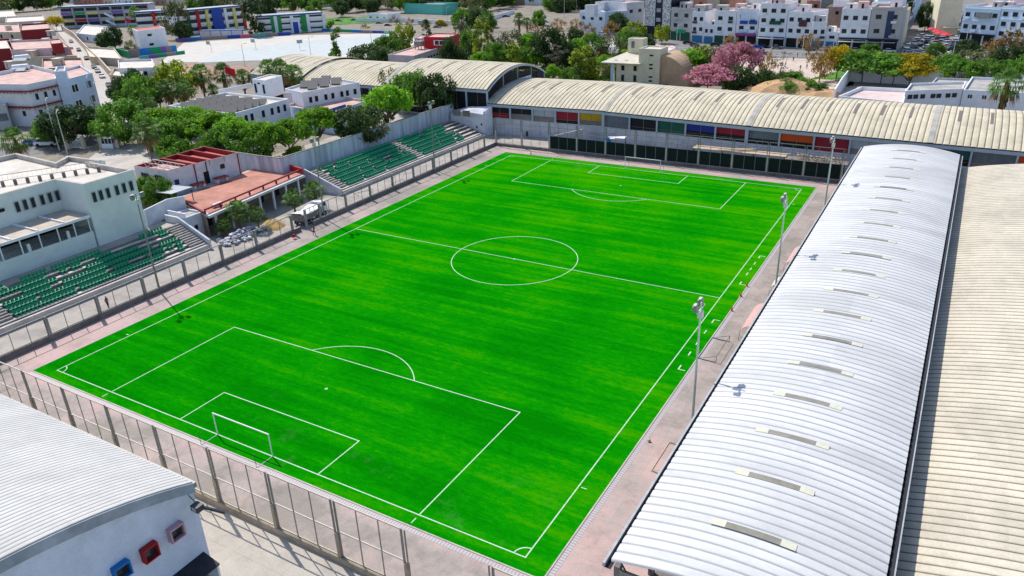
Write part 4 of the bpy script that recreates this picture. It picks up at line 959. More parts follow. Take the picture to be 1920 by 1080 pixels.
for a, b in ((.2, .36), (.66, .78)): MB().box(L*a, L*b, -.5, -.12, .4, H-.4).build('green_panel', mat('school_green', (.02, .28, .07), .6, .1, 1), t)
MB().box(L*.5, L*.64, -1.6, -.15, 0, H*.72).build('doorway_frame', white, t); MB().box(L*.53, L*.61, -1.7, -1.6, 0, H*.6).build('blue_door', blue, t)
t = thing('covered_walkway', 'white covered walkway with blue roof in front of the coloured fins', 'walkway', (*(-258.6, 231.2), 3), .35); MB().box(0, 24, 0, 4, 3, 3.3).build('roof', mat('blue_roof_edge', (0,0,0)), t); MB().box(0, 24, .2, .4, 0, 3).build('screen_wall', white, t)
for i in range(5): MB().box(i*5.9, i*5.9+.2, 0, .19, 0, 3).build('post', purple, t)
# courts
sheet('playground', [(-194.5, 159.7), (-246.6, 212.1), (-210.2, 251.5), (-163.5, 271.1), (-124.9, 242.4), (-126.2, 188.8), (-143.4, 183.7)], 3.03, mat('pale_play_court', (.58, .54, .49), .9, .06, .3, stain=.1))
sheet('court_surface', [(-178.5, 164.6), (-197.7, 194.1), (-189.4, 230.4), (-163.3, 266.6), (-149.7, 252.3), (-134.7, 198.4), (-145.7, 186.0)], 3.06, mat('pale_blue_court', (.5, .53, .52), .9, .06, .3, stain=.08))
sheet('bare_bank', [(-160.6, 140.9), (-183.0, 163.2), (-167.6, 159.4), (-148.3, 164.0), (-136.8, 155.9), (-136.7, 137.1)], 3.08, mat('reddish_earth', (.4, .24, .17), .95, .15, .5, stain=.2))
def hoop(q, label, rot=0):
    t = thing('basketball_hoop', label, 'hoop', (*q, 3), rot, 'hoops on the pale courts'); MB().tube((0, 0, 0), (0, 0, 3.2), .1).build('pole', steelw, t); MB().bar((0, 0, 3.1), (0, -1, 3.3), .1, .1).build('arm', steelw, t)
    MB().box(-1.2, 1.2, -1.15, -1.08, 2.9, 4.3).build('backboard', lpanel, t)
hoop((-203.6, 192.5), 'basketball hoop on the pale court nearest the school fins'); hoop((-188.5, 203.7), 'basketball hoop in the middle of the pale court'); hoop((-165.0, 206.5), 'basketball hoop with a grey board at the right of the pale court', 1)
sheet('compound_floor', [(52.2, 188.4), (50.5, 222.7), (76.1, 224.2), (101.1, 221.7), (100.0, 193.8)], .06, conclt)
# right-hand white complex behind the right halls
t = house('white_complex', 'low white block with a pink sunken terrace behind the right halls', 'building', [(55.7, 163.2), (58.9, 178.1), (69.3, 178.5), (70.3, 160.1)], 0, 5.2, white, mat('pale_pink_floor', (.66, .52, .49), .9, .08, .5, stain=.15), .9)
house('white_complex', 'long white block with a row of small dark windows behind the right halls', 'building', para((69.7, 167.9), (81.5, 175.0), (81.8, 186.0))[:4], 0, 6.5, white, roofgrey, .6, [(0, [.1, .2, .32, .5, .6, .76, .87], 5.0, 1.1, 1.0, 'd')])
house('white_complex', 'white block with cross-barred windows at the right edge behind the palm', 'building', para((81.6, 174.7), (97.9, 174.7), (99.2, 194.7)), 0, 6.3, white, roofgrey, .6, [(0, [.1, .28, .42, .62, .8], 4.8, 1.1, 1.1, 'w')])
freewall('compound_wall', 'long white ribbed wall round the back of the white complex', [(52.8, 177.3), (51.7, 197.0), (51.2, 216.1), (76.2, 215.4), (100.3, 213.6)], 0, 4.3, white, .15)
house('white_complex', 'flat roof block with pipes and ducts at the right, below the park trees', 'building', para((74.1, 186.2), (92.0, 188.3), (92.7, 198.3)), 0, 5.4, greyw, roofgrey, .5)
# cream tall house with curved side
t = house('cream_house', 'cream two-storey house with a sloping pale roof and slot windows', 'house', rect(-12.9, -5.6, 188.4, 199), 0, 6.5, cream, rooflight, .1, [(0, [.3, .85], 5.2, 1.0, 1.5, 'o'), (0, [.3, .85], 2.2, .9, 1.9, 'd')])
rf = MB(); rf.hexa([(-8.4, -6.6, 6.55), (4.6, -6.6, 6.55), (4.6, 6, 9.2), (-2.2, 6, 9.2), (-8.4, -6.6, 6.8), (4.6, -6.6, 6.8), (4.6, 6, 9.45), (-2.2, 6, 9.45)]); rf.build('roof', mat('cream_roof_slab', (.62, .57, .47), .8, .08, .8, stain=.2), t)
for x in (-4.6, -1.2): MB().box(x, x+1, -4.6, -3.9, 6.95, 7.35).build('roof_hatch', conc, t)
MB().box(-3, 4, 3.0, 4.6, 8.5, 9.6).build('roof_light', tpanel, t)
MB().box(-5.6, -4.6, -5.2, -4.4, 0, 6.5).build('porch_column', bluewhite, t)
house('cream_tower', 'square cream tower block with slot windows joined to the cream house', 'tower', rect(-5.5, 1.2, 188.0, 195), 0, 11.2, cream, rooflight, .4, [(0, [.6], z, 1.1, .45, 'o') for z in (9.3, 6.6, 5.5, 3.0, 1.8)])
house('cream_turret', 'small cream turret with a yellow window niche on the cream house', 'turret', rect(-12.4, -7.4, 196, 200), 6, 13.0, cream, rooflight, .3, [(0, [.35], 11.2, 1.0, 2.0, 'sh')])
vt = thing('curved_vault', 'tan ribbed quarter vault leaning against the cream tower', 'vault', (1.3, 189.0, 0)); n = 14; v = MB(); D = 12
for i in range(n):
    a, b = pi/2*i/n, pi/2*(i+1)/n; R1 = 8.8
    v.face([(0, 0, 0), (R1*cos(a), 0, 9.3*sin(a)), (R1*cos(b), 0, 9.3*sin(b))]); v.face([(0, D, 0), (R1*cos(b), D, 9.3*sin(b)), (R1*cos(a), D, 9.3*sin(a))])
    v.face([(R1*cos(a), 0, 9.3*sin(a)), (R1*cos(a), D, 9.3*sin(a)), (R1*cos(b), D, 9.3*sin(b)), (R1*cos(b), 0, 9.3*sin(b))])
v.build('shell', mat('tan_vault', (.55, .38, .24), .9, .1, .6, stain=.2), vt)
def mound(name, label, q, rx, ry, h, m, z0=0, seed=1, kind=None, cat='heap'):
    rn = random.Random(seed); mb = MB(); N, K = 14, 5; ph = [rn.uniform(0, 6) for _ in range(4)]
    for j in range(K+1):
        r = 1-j/K
        for i in range(N):
            a = 2*pi*i/N; w = 1+.18*sin(2*a+ph[0])+.1*sin(5*a+ph[1]); mb.v.append((rx*r*w*cos(a), ry*r*w*sin(a), h*(1-r**1.6)*(.9+.2*rn.random())))
    for j in range(K):
        for i in range(N): k = (i+1) % N; mb.f.append((j*N+i, j*N+k, (j+1)*N+k, (j+1)*N+i)); mb.m.append(0)
    o = mb.build(name, m); o.location = (*q, z0); tag(o, label, cat, kind=kind); return o
mound('sand_heap', 'orange sand heap behind the right halls, below the pink tree', (39.9, 184.1), 13, 7, 5, mat('orange_sand', (.55, .34, .18), .95, .1, 1))
mound('sand_heap', 'second flat orange sand heap beside the white complex wall', (48.6, 182.2), 10, 6, 3.4, mat('orange_sand', (0, 0, 0)), seed=3)
mound('sand_heap', 'small yellow sand heap inside the fence beside the sacks', (-13.7, 45.5), 2.6, 2.0, 1.2, mat('yellow_sand', (.5, .33, .13), .95, .12, 2), seed=5)
# heap of bags
sk = thing('sack_heap', 'heap of white and lilac rubbish sacks under the palms behind the fence', 'sack heap', (*(-14.1, 39.2), 0)); rn = random.Random(4)
bm = bmesh.new(); bmesh.ops.create_icosphere(bm, subdivisions=1, radius=.5)
for v in bm.verts: v.co *= rn.uniform(.75, 1.15)
bag = [v.co.copy() for v in bm.verts]; bf = [tuple(v.index for v in f.verts) for f in bm.faces]; bm.free()
cols = [mat('white_sack', (.62, .62, .66), .6, .15, 4), mat('lilac_sack', (.4, .38, .52), .6, .2, 4), mat('grey_sack', (.3, .3, .34), .6, .2, 4), mat('mint_sack', (.4, .55, .5), .6, .1, 4)]
for ci in range(4):
    mb = MB()
    for i in range((40, 26, 18, 5)[ci]):
        x, y = rn.gauss(0, .75), rn.gauss(0, 2.3); z = max(0, 1.4-abs(x)*.8-abs(y)*.25)*rn.random(); s = rn.uniform(.5, 1); a = rn.random()*6
        n = len(mb.v); mb.v += [(x+s*(c.x*cos(a)-c.y*sin(a)), y+s*(c.x*sin(a)+c.y*cos(a)), z+.3+s*c.z*.8) for c in bag]; mb.f += [tuple(n+k for k in f) for f in bf]; mb.m += [0]*len(bf)
    o = mb.build('sacks', cols[ci], sk); o['kind'] = 'stuff'
# truck
q = (-9.4, 50.1); t = thing('tipper_truck', 'white tipper truck with a white tarpaulin over its load, parked behind the fence', 'truck', (q[0]-.6, q[1]+.4, 0), radians(98))
MB().box(-3.2, 3.4, -.45, .45, .55, .85).build('chassis', steeld, t)
cab = MB(); cab.prism([(2.0, -1.05), (3.6, -1.05), (3.6, 1.05), (2.0, 1.05)], .8, 1.7).hexa([(1.95,-1.05,1.7),(3.6,-1.05,1.7),(3.6,1.05,1.7),(1.95,1.05,1.7),(2.0,-.95,2.6),(3.3,-.95,2.6),(3.3,.95,2.6),(2.0,.95,2.6)]); c = cab.build('cab', whitegl, t)
w = MB(); w.hexa([(3.6,-.9,1.75),(3.62,-.9,1.75),(3.62,.9,1.75),(3.6,.9,1.75),(3.36,-.85,2.45),(3.38,-.85,2.45),(3.38,.85,2.45),(3.36,.85,2.45)]); w.build('windscreen', glass, c)
for s in (-1, 1): MB().hexa([(2.3,s*1.03-.02,1.75),(3.3,s*1.03-.02,1.75),(3.3,s*1.03+.03,1.75),(2.3,s*1.03+.03,1.75),(2.35,s*.97-.02,2.4),(3.15,s*.97-.02,2.4),(3.15,s*.97+.03,2.4),(2.35,s*.97+.03,2.4)]).build('side_window', glass, c)
bed = MB(); bed.box(-3.3, 1.7, -1.15, 1.15, .9, 1.0)
for s in (-1, 1): bed.box(-3.3, 1.7, s*1.12-.04, s*1.12+.04, 1, 2.0)
bed.box(-3.34, -3.24, -1.15, 1.15, 1, 2); bed.box(1.6, 1.7, -1.15, 1.15, 1, 2.3); bed.build('tipper_bed', mat('grey_tipper', (.3, .28, .26), .7, .25, 2, stain=.4), t)
tp = MB(); N = 8
for i in range(N+1):
    for j in range(5): x = -3.5+5.1*i/N; y = -1.3+2.6*j/4; tp.v.append((x, y, 2.15-.25*sin(pi*i/N)+.12*sin(pi*j/4)+(.05 if (i+j) % 2 else 0)))
for i in range(N):
    for j in range(4): tp.f.append((i*5+j, (i+1)*5+j, (i+1)*5+j+1, i*5+j+1)); tp.m.append(0)
tp.build('tarpaulin', whitegl, t)
for x in (-2.5, -1.4, 2.7):
    for s in (-1, 1):
        wh = MB().tube((x, s*.75, .48), (x, s*1.08, .48), .48, k=14).build('wheel', rubber, t); MB().tube((x, s*1.06, .48), (x, s*1.1, .48), .22, k=10).build('rim', steel, wh)
# things on the far walkway
b_ = thing('barrel', 'dark barrel against the wall under the right halls', 'barrel', (*(-5.3, 117.8), 0)); MB().tube((0,0,0),(0,0,1.1),.45,.42,12).build('body', steeld, b_); MB().tube((0,0,1.1),(0,0,1.16),.44,.44,12).build('lid', rubber, b_)
p_ = thing('lean_to_canopy', 'tan lean-to canopy loaded with planks behind the dark green screen', 'canopy', (41, 109.6, 0)); MB().box(-4, 14, 0, 2.6, 3.1, 3.2).build('roof', wood, p_)
for x in (-3.8, 2, 8, 13.8): MB().box(x-.08, x+.08, .1, .26, 0, 3.1).build('post', steeld, p_)
for i in range(6):
    w = tag(MB().bar((0, 0, 0), (rnx := 4.2+i*.3, .3*i-.6, .05*i), .28, .08).build('plank', wood), 'loose plank lying on the lean-to canopy, one of a stack of six', 'plank', 'planks on the lean-to'); w.location = (42+.25*i, 110+.25*i, 3.28)
s_ = thing('rubble_heap', 'heap of pale stones on the canopy near the farthest right mast', 'rubble heap', (60.5, 110.0, 3.0)); mb = MB(); rn = random.Random(8)
for i in range(90):
    x, y = rn.gauss(0, 2.2), rn.gauss(0, .6); z = rn.random()*.6; s = rn.uniform(.25, .45); n = len(mb.v); mb.v += [(x+s*c.x*1.3, y+s*c.y, z+.2+s*c.z) for c in bag]; mb.f += [tuple(n+k for k in f) for f in bf]; mb.m += [0]*len(bf)
o = mb.build('stones', wood, s_); o['kind'] = 'stuff'; MB().box(-5.5, 5.5, -1.2, 1.4, -.15, 0).build('platform', tpanel, s_)
for x in (-5, 5): MB().box(x-.1, x+.1, -1, -.8, -3, -.15).build('post', steeld, s_)
w_ = thing('blue_white_sheet', 'crumpled white and blue sheet on the low shelter by the green screen', 'sheet', (19.2, 110.5, 2.9)); MB().hexa([(-1.2,0,.1),(3,-.4,.6),(3,.8,.8),(-1.2,1,.3),(-1.2,0,.2),(3,-.4,.7),(3,.8,.9),(-1.2,1,.4)]).build('white_sheet', whitegl, w_); MB().hexa([(-1.8,0,-.8),(-.4,-.1,-.7),(-.4,.8,-.6),(-1.8,.7,-.7),(-1.6,0,.3),(-.6,-.1,.5),(-.6,.8,.4),(-1.6,.7,.3)]).build('blue_sheet', blue2, w_)
MB().box(-1.5, 4, -.2, 1.2, -2.9, -2.8).box(3, 3.2, 0, .2, -2.9, .6).box(-1.0, -.8, 0, .2, -2.9, .1).build('stand', steeld, w_)
w = freewall('garden_wall', 'short wall leaning out from the hall at the left end of the green screen', [(6.8, 108.2), (9.8, 116)], 0, 3.3, greyw)
# ================================================================ SHOP STREET, TOP RIGHT
def townhouse(label, a, b, z1, dep, wall, cols, floors, g=0, roof=None, shop='o', wst='d', rimw=None, z0=0, sh=3.6, name='town_house', group='shop houses along the main road', cat='house'):
    a, b = Vector(a), Vector(b); e = (b-a).normalized(); n = Vector((-e.y, e.x)); L = (b-a).length
    if n.y < 0: n = -n
    P = [tuple(a), tuple(b), tuple(b+n*dep), tuple(a+n*dep)]
    fh = (z1-.9-sh-z0)/max(1, floors); W = []
    for f in range(floors):
        W.append((0, [(i+.5)/cols for i in range(cols)], z0+sh+fh*(f+.5), min(1.9, L/cols*.5), min(1.5, fh*.5), wst))
    t = house(name, label, cat, P, z0, z1, wall, roof or roofpink, .8, W, group, rim=rimw)
    k = max(1, int(L/4))
    if shop:
        for i in range(k): put_win(t, (P[0][0]-t.location.x, P[0][1]-t.location.y), (P[1][0]-t.location.x, P[1][1]-t.location.y), 1, (i+.5)/k, sh*.45, L/k*.86, sh*.8, shop, 'shop_front')
    o_ = Vector((t.location.x, t.location.y)); rr = random.Random(len(label)*31+int(L*10))
    def st_(s0, s1, za, zb, out, m, name, th=.3):
        p = a+e*s0-n*out-o_; q = a+e*s1-n*out-o_; return MB().prism([tuple(p), tuple(q), tuple(q+n*th), tuple(p+n*th)], za, zb).build(name, m, t)
    if floors:
        st_(0, L, z1-z0-.95, z1-z0-.75, .14, wall, 'cornice', .14)
        for f in range(1, floors):
            if rr.random() < .6: st_(0, L, sh+fh*f-.1, sh+fh*f+.08, .1, wall, 'ledge', .1)
        for f in range(floors):
            for i in range(cols):
                if rr.random() < .3:
                    c = L*(i+.5)/cols; st_(c-.9, c+.9, sh+fh*f+.3, sh+fh*f+1.1, .7, rr.choice([white, wall, steeld, bluewhite]), 'balcony', .7)
    for k_ in range(rr.randint(1, 3) if group else 0):
        p = a+e*(L*rr.uniform(.15, .85))+n*rr.uniform(2, dep-3)
        c = thing('roof_hut', 'small %s roof hut on top of the %s' % (('white', 'pink', 'grey')[k_], ' '.join(label.split()[:8])), 'roof hut', (p.x, p.y, z1-.8), atan2(e.y, e.x), 'roof huts above the shops')
        w_, d_, h_ = rr.uniform(1.2, 2.2), rr.uniform(1.2, 2), rr.uniform(1.8, 3); MB().box(-w_, w_, -d_, d_, 0, h_).build('wall', (white, pinkw, greyw)[k_], c); MB().box(-w_-.1, w_+.1, -d_-.1, d_+.1, h_, h_+.12).build('roof', rooflight, c); MB().box(-.4, .4, -d_-.04, -d_, 0, 1.8).build('door', dark, c)
    return t, a, b, e, n, L
def strip(t, a, e, n, s0, s1, z0, z1, out, m, name, th=.3):
    o = Vector((t.location.x, t.location.y)); p = a+e*s0-n*out-o; q = a+e*s1-n*out-o
    return MB().prism([tuple(p), tuple(q), tuple(q+n*th), tuple(p+n*th)], z0, z1).build(name, m, t)
R = townhouse('tall block of patterned white panels with a black middle strip', (-49.5, 306.6), (-35.6, 301.8), 21, 13, navy, 1, 1, shop='o', wst='o')
t, a, b, e, n, L = R
patt = mat('dotted_white_panel', (.2, .22, .27), .6, .85, 1.6, col2=(.8, .8, .85)); strip(t, a, e, n, .2, L*.42, 5.2, 17.8, .25, patt, 'patterned_panel', .2); strip(t, a, e, n, L*.7, L, 5.2, 17.8, .25, patt, 'patterned_panel', .2)
for z in (8, 12, 16): strip(t, a, e, n, L*.47, L*.63, z-.8, z+.8, .2, lpanel, 'window', .15)
for (lab, p, q, z, wm, c, f, sh, kw) in [
 ('white house with grey-framed windows and a dark green shop front beside the black block', (-34.8, 300.0), (-24.5, 296.7), 13.5, greyw, 2, 2, 4.4, dict(shop='gs')),
 ('narrow white house with paired windows and blue garage doors', (-23.1, 293.3), (-17.7, 292.8), 12.6, white, 2, 2, 3.6, dict(shop='bs')),
 ('low white house between taller ones with small square windows', (-17.6, 292.8), (-13.1, 292.1), 7.6, white, 2, 1, 3.4, dict(shop='bs')),
 ('white house with three floors and dark garage doors', (-13.0, 292.1), (-4.0, 290.8), 13.2, white, 2, 2, 4, dict(shop='gs')),
 ('white house with arched loggias, blue balconies and a purple awning', (-3.8, 290.9), (5.3, 289.8), 14.2, white, 2, 2, 4.6, dict()),
 ('tall white house with a striped grey awning and a dark balcony', (5.9, 288.2), (16.7, 287.6), 16.4, white, 3, 3, 4.6, dict()),
 ('white house with a glazed bay and rose shutters', (16.9, 287.7), (26.6, 285.4), 13.6, white, 3, 2, 4.4, dict()),
 ('narrow low white house with small windows and teal doors', (27.1, 283.9), (32.1, 285.3), 10.2, white, 2, 1, 3.8, dict(shop='bs')),
 ('lowest white house in the row, with a bare roof and a blue door', (32.2, 285.3), (36.6, 284.9), 6.6, white, 1, 1, 3.6, dict(shop='bs')),
 ('white house with a long white cafe awning and wide windows', (36.8, 284.9), (46.8, 284.6), 15, white, 3, 2, 4.6, dict()),
 ('light grey house with a blue glass stair strip at the street corner', (47.0, 284.6), (57.6, 284.5), 15.6, mat('warm_grey_wall', (.46, .44, .43), .8, .05, .5), 2, 2, 4.8, dict()),
 ('pale blue-white house with a glazed balcony row right of the side street', (76.2, 311.3), (87.9, 304.8), 14.2, bluewhite, 4, 2, 4.8, dict()),
 ('pale blue house at the right edge of the shop row', (88.1, 304.8), (100.0, 297.6), 14.6, bluewhite, 4, 3, 3.6, dict())]:
    t, a, b, e, n, L = townhouse(lab, p, q, z, 14, wm, c, f, sh=sh, **kw)
    if 'arched' in lab:
        for s in (.36, .78):
            strip(t, a, e, n, L*s-1.6, L*s+1.6, 8.3, 9.6, .7, blue, 'balcony'); strip(t, a, e, n, L*s-1.6, L*s+1.6, 5.2, 6.2, .5, bluewhite, 'balcony')
            strip(t, a, e, n, L*s-1.7, L*s+1.7, 10, 12.6, .12, bluewhite, 'arch_panel', .1)
        strip(t, a, e, n, .5, L-.5, 3.8, 4.7, 1.4, mat('purple_awning', (.3, .06, .25), .7, .1, 2), 'awning', 1.3)
    elif 'striped' in lab:
        strip(t, a, e, n, .2, L, 3.4, 3.6, 3, lpanel, 'awning', 2.9); strip(t, a, e, n, L*.4, L*.8, 8.6, 9.9, .8, dgreen, 'balcony', .7)
    elif 'long white cafe' in lab: strip(t, a, e, n, .3, L-.3, 3.3, 3.5, 2.4, mat('cream_awning', (.55, .58, .48), .7, .1, 2), 'awning', 2.3); strip(t, a, e, n, .2, L, 4.1, 4.7, .3, navy, 'sign_board')
    elif 'glass stair' in lab: strip(t, a, e, n, L*.52, L*.72, 4.8, 14.2, .15, mat('blue_glass', (.04, .06, .12), .2, .2, 1), 'stair_glazing', .1); strip(t, a, e, n, 0, L, 3.9, 4.6, .5, navy, 'sign_board'); strip(t, a, e, n, .5, L-1, 3.3, 3.5, 1.4, lpanel, 'awning', 1.3)
    elif 'glazed bay' in lab: strip(t, a, e, n, L*.5, L*.8, 8.2, 10.6, .7, mat('maroon_glazing', (.1, .04, .05), .3, .2, 1), 'glazed_bay', .6)
    elif 'dark green shop' in lab: strip(t, a, e, n, L*.3, L*.75, 3.2, 4.6, .5, green, 'sign_board')
    elif 'glazed balcony' in lab: strip(t, a, e, n, L*.38, L*.78, 10.2, 12.2, .9, mat('pale_glazing', (.25, .28, .28), .3, .2, 1), 'glazed_balcony', .8); strip(t, a, e, n, .2, L, 4.0, 4.6, .5, navy, 'sign_board')
for u, z1, (p, q), lab, wm in ((0, 22, ((41.9, 348.1), (53.1, 350.5)), 'tall blank pale blue wall rising behind the street corner house', bluewhite),
   (0, 15, ((28.6, 324.8), (35.2, 326.3)), 'cream windowless house behind the white ones, beside a dark block', cream),
   (0, 15.5, ((21.4, 331.1), (27.3, 332.5)), 'dark grey blank wall block behind the lowest white house', gpanel),
   (0, 17.5, ((-22.9, 329.8), (-14.2, 331.7)), 'bare brown block rising behind the white houses', brickw),
   (0, 16, ((-25.3, 320.6), (-20.5, 321.7)), 'narrow beige block beside the bare brown one', beige),
   (0, 17, ((-12.2, 327.8), (-3.1, 325.6)), 'white block with barred windows behind the arched loggias', white)):
    townhouse(lab, p, q, z1, 12, wm, 1, 1 if wm is white else 0, shop=None, group=None, sh=9)
t, a, b, e, n, L = townhouse('cream corner house with a blank sunlit side wall and red parasols below', (66.5, 341.3), (74.7, 343.2), 14.6, 20, cream, 1, 0, shop=None, rimw=white)
strip(t, a, e, n, L*.3, L+1, 3.2, 3.5, 3.2, cream, 'awning', 3)
# low white-blue villas left of the black block
R = townhouse('pale blue villa with three windows and two white roof boxes', (-86.3, 315.9), (-70.5, 310.4), 10.5, 16, bluewhite, 3, 1, shop=None, wst='d', sh=5, group=None)
townhouse('pale blue villa wing behind the dark green tree', (-70.3, 310.5), (-62.0, 316.7), 10.5, 14, bluewhite, 2, 1, shop=None, sh=6, group=None)
townhouse('white angular villa with arched windows left of the patterned block', (-62.3, 316.7), (-57.6, 326.8), 14, 14, white, 2, 1, shop=None, sh=7, group=None)
for i, q in enumerate(((-75.1, 303.9), (-77.5, 320.7))):
    house('roof_box', ('left','right')[i]+' one of two white boxes on the roof of the pale blue villa', 'roof box', rect(q[0]-2.4, q[0]+2.4, q[1]-1, q[1]+3), 9.7, 14, white, rooflight, .5)
freewall('garden_wall', 'low white garden wall in front of the pale blue villa', [(-94.5, 305.0), (-81.0, 303.6), (-61.6, 299.7)], 0, 1.6, white)
# crowded roofs behind
rn = random.Random(21)
wms = [white, white, cream, beige, pinkw, greyw, bluewhite, brickw, terra]; rms = [roofpink, rooflight, roofred, roofgrey, roofpink, rooflight]
nm = {id(white): 'white', id(cream): 'cream', id(beige): 'beige', id(pinkw): 'pinkish', id(greyw): 'grey', id(bluewhite): 'pale blue', id(brickw): 'brown', id(terra): 'terracotta'}
rnm = {id(roofpink): 'a pink roof', id(rooflight): 'a pale roof', id(roofred): 'a red roof', id(roofgrey): 'a grey roof'}
def crowd(x0, x1, y0, y1, sx, sy, where, skip=None, hz=(8, 14), z0=0):
    y = y0
    while y < y1:
        x = x0+rn.uniform(0, 4)
        while x < x1:
            w = sx*rn.uniform(.75, 1.1); d = sy*rn.uniform(.8, 1.0)
            if not (skip and skip(x, y, w)):
                wm = rn.choice(wms); rm = rn.choice(rms); h = rn.uniform(*hz)
                t = house('town_house', '%s-walled house with %s in %s' % (nm[id(wm)], rnm[id(rm)], where), 'house', rect(x, x+w, y, y+d), z0, z0+h, wm, rm, .8, [(0, [.3, .7], h-2.2, 1.3, 1.3, 'o')], 'crowded houses in '+where)
                if rn.random() < .6:
                    o = house('roof_room', 'rooftop room on a %s-walled house in %s' % (nm[id(wm)], where), 'roof room', rect(x+w*.1, x+w*.5, y+d*.4, y+d*.8), z0+h-.8, z0+h+2.2, rn.choice(wms), rn.choice(rms), .2, (), 'roof rooms in '+where)
            x += w+.3
        y += sy+.6
crowd(-15, 44, 306, 420, 14, 15, 'the town behind the shop row')
crowd(88, 235, 325, 440, 14, 15, 'the quarter at the top right')
crowd(-40, 42, 436, 520, 17, 18, 'the far edge of the town', hz=(8, 13))
crowd(88, 230, 455, 520, 17, 18, 'the far right edge of the town', hz=(8, 13))
crowd(-360, -220, 425, 475, 15, 15, 'the houses beyond the schools', z0=2.9, hz=(6, 10))
crowd(-215, -60, 432, 500, 15, 16, 'the houses beyond the tree belt', z0=1, hz=(7, 11))
crowd(-640, -420, 400, 450, 16, 16, 'the far terraces at the top left', z0=2.9, hz=(6, 9))
# teal long building, far walls and villas at the top middle
t, a, b, e, n, L = townhouse('long teal and white low building among dark trees at the top', (-232.6, 366.6), (-199.0, 360.6), 9, 14, teal, 5, 0, shop=None, roof=roofgrey, z0=2.5, group=None)
freewall('compound_wall', 'long white wall behind the row of small street trees at the top', [(-225.9, 312.9), (-195.1, 318.6), (-152.5, 307.5), (-147.3, 323.7), (-157.5, 375.6)], 0, 5.2, white, .2)
townhouse('low white block with dark openings behind the parked truck', (-224.9, 322.1), (-207.7, 319.2), 7, 10, white, 3, 1, shop=None, z0=1, sh=2, group=None)
for i, (p, q, z) in enumerate((((-362.0, 405.7), (-339.2, 398.7), 13), ((-308.8, 401.8), (-290.7, 395.0), 15), ((-244.9, 432.9), (-230.3, 425.8), 14), ((-200.1, 476.6), (-187.6, 477.6), 12), ((-694.2, 374.1), (-674.4, 387.6), 12), ((-668.3, 412.2), (-614.6, 428.3), 13), ((-573.1, 407.7), (-554.0, 420.7), 14))):
    townhouse(('white house half hidden by trees above the green-panelled school', 'white gabled house among the dark trees at the top', 'white house with small windows right of the teal building', 'white house behind the palm-lined junction', 'white house among trees at the top left corner', 'long pale block with blue glazing behind the first school', 'turquoise-topped block behind the schools')[i], p, q, z, 12, (white, white, white, white, cream, bluewhite, teal)[i], 3, 1, shop=None, z0=0, group=None)
# ================================================================ ROADS AND PARK GROUND
sheet('street', [(-419.8, 250.9), (-411.1, 252.6), (-258.0, 170.5), (-170.5, 123.6), (-101.2, 83.8), (-100.6, 74.8), (-139.8, 96.8), (-213.1, 139.8), (-301.4, 187.8)], 3.02, road)
sheet('street', [(-101.0, 41.8), (-94.0, 44.8), (-87.4, 62.6), (-101.2, 83.8), (-103.0, 76.4), (-99.2, 62.2), (-109.0, 45.8)], 3.025, asph)
sheet('yard', [(-72.5, 49.4), (-84.0, 63.0), (-71.9, 67.9), (-60.8, 63.6), (-57.9, 51.4), (-67.3, 49.5)], 3.03, conclt)
sheet('yard', [(-43.4, 99.9), (-28.1, 122.9), (-42.8, 142.2), (-60.5, 143.0), (-55.3, 119.9)], 3.015, conclt)
sheet('main_road', [(-330, 258), (-60, 255), (150, 255), (400, 262), (400, 285.5), (60, 284), (-60, 300), (-330, 296)], .05, asph)
sheet('junction', [(-127.7, 271.3), (-139.1, 340.8), (-160.0, 393.0), (-149.6, 412.2), (-117.0, 339.5), (-90.0, 310.5), (-49.7, 302.5), (-37.6, 271.6), (-91.1, 272.4)], .06, road)
sheet('side_street', [(60.5, 284), (60.5, 560), (82, 560), (82, 284)], .06, asph)
sheet('car_park', [(53.6, 255.9), (59.4, 282.1), (59.0, 306.9), (77.5, 299.0), (103.7, 288.9), (102.8, 265.8), (63.2, 258.7)], .07, mat('worn_car_park', (.33, .31, .29), .9, .12, .5, stain=.2))
sheet('plaza', [(-2.7, 233.7), (8.2, 256.0), (46.0, 261.4), (53.3, 209.7), (42.2, 189.7), (28.7, 190.2)], .06, mat('sandy_plaza', (.58, .47, .39), .9, .08, .4, stain=.12))
sheet('red_paving', [(-39.4, 285.5), (-26.8, 281.5), (-23.4, 275.4), (-21.7, 253.3), (-33.0, 262.8)], .075, mat('red_white_paving', (.5, .22, .2), .9, .5, .35, col2=(.6, .5, .48)))
rk_ = MB()
for x in range(-300, 390, 9): rk_.face([(x, 270.1, .09), (x+5, 270.1, .09), (x+5, 270.4, .09), (x, 270.4, .09)])
for y in (264.2, 276.4): rk_.face([(-300, y, .09), (390, y, .09), (390, y+.25, .09), (-300, y+.25, .09)])
struct('road_markings', rk_, white)
kb = MB(); kb.box(-60, 400, 254.4, 254.9, 0, .14); kb.box(-20, 60, 285.2, 285.5, 0, .14); kb.box(85, 400, 285.8, 286.1, 0, .14); struct('kerb', kb, conclt)
grass = mat('park_grass', (.035, .12, .012), .95, .35, .4, stain=.3, col2=(.1, .26, .02))
sheet('park_ground', [(-62, 150), (8, 150), (14, 210), (30, 250), (-60, 252), (-120, 250), (-100, 200)], .03, mat('park_earth', (.12, .11, .06), .95, .4, .25, stain=.4, col2=(.24, .2, .12)))
sheet('lawn', [(-115.2, 368.1), (-137.6, 403.2), (-107.3, 414.3), (-105.5, 358.2), (-87.8, 340.0)], .09, grass)
sheet('lawn', [(108, 206), (112, 240), (280, 250), (280, 200)], .09, grass)
sheet('lawn', [(39.9, 217.1), (47.1, 241.6), (51.3, 224.0), (46.1, 217.1)], .1, grass)
sheet('lawn', [(-243.4, 285.2), (-202.1, 315.7), (-230.7, 349.2), (-275.2, 322.1)], 3.09, grass)
rn2 = random.Random(5)
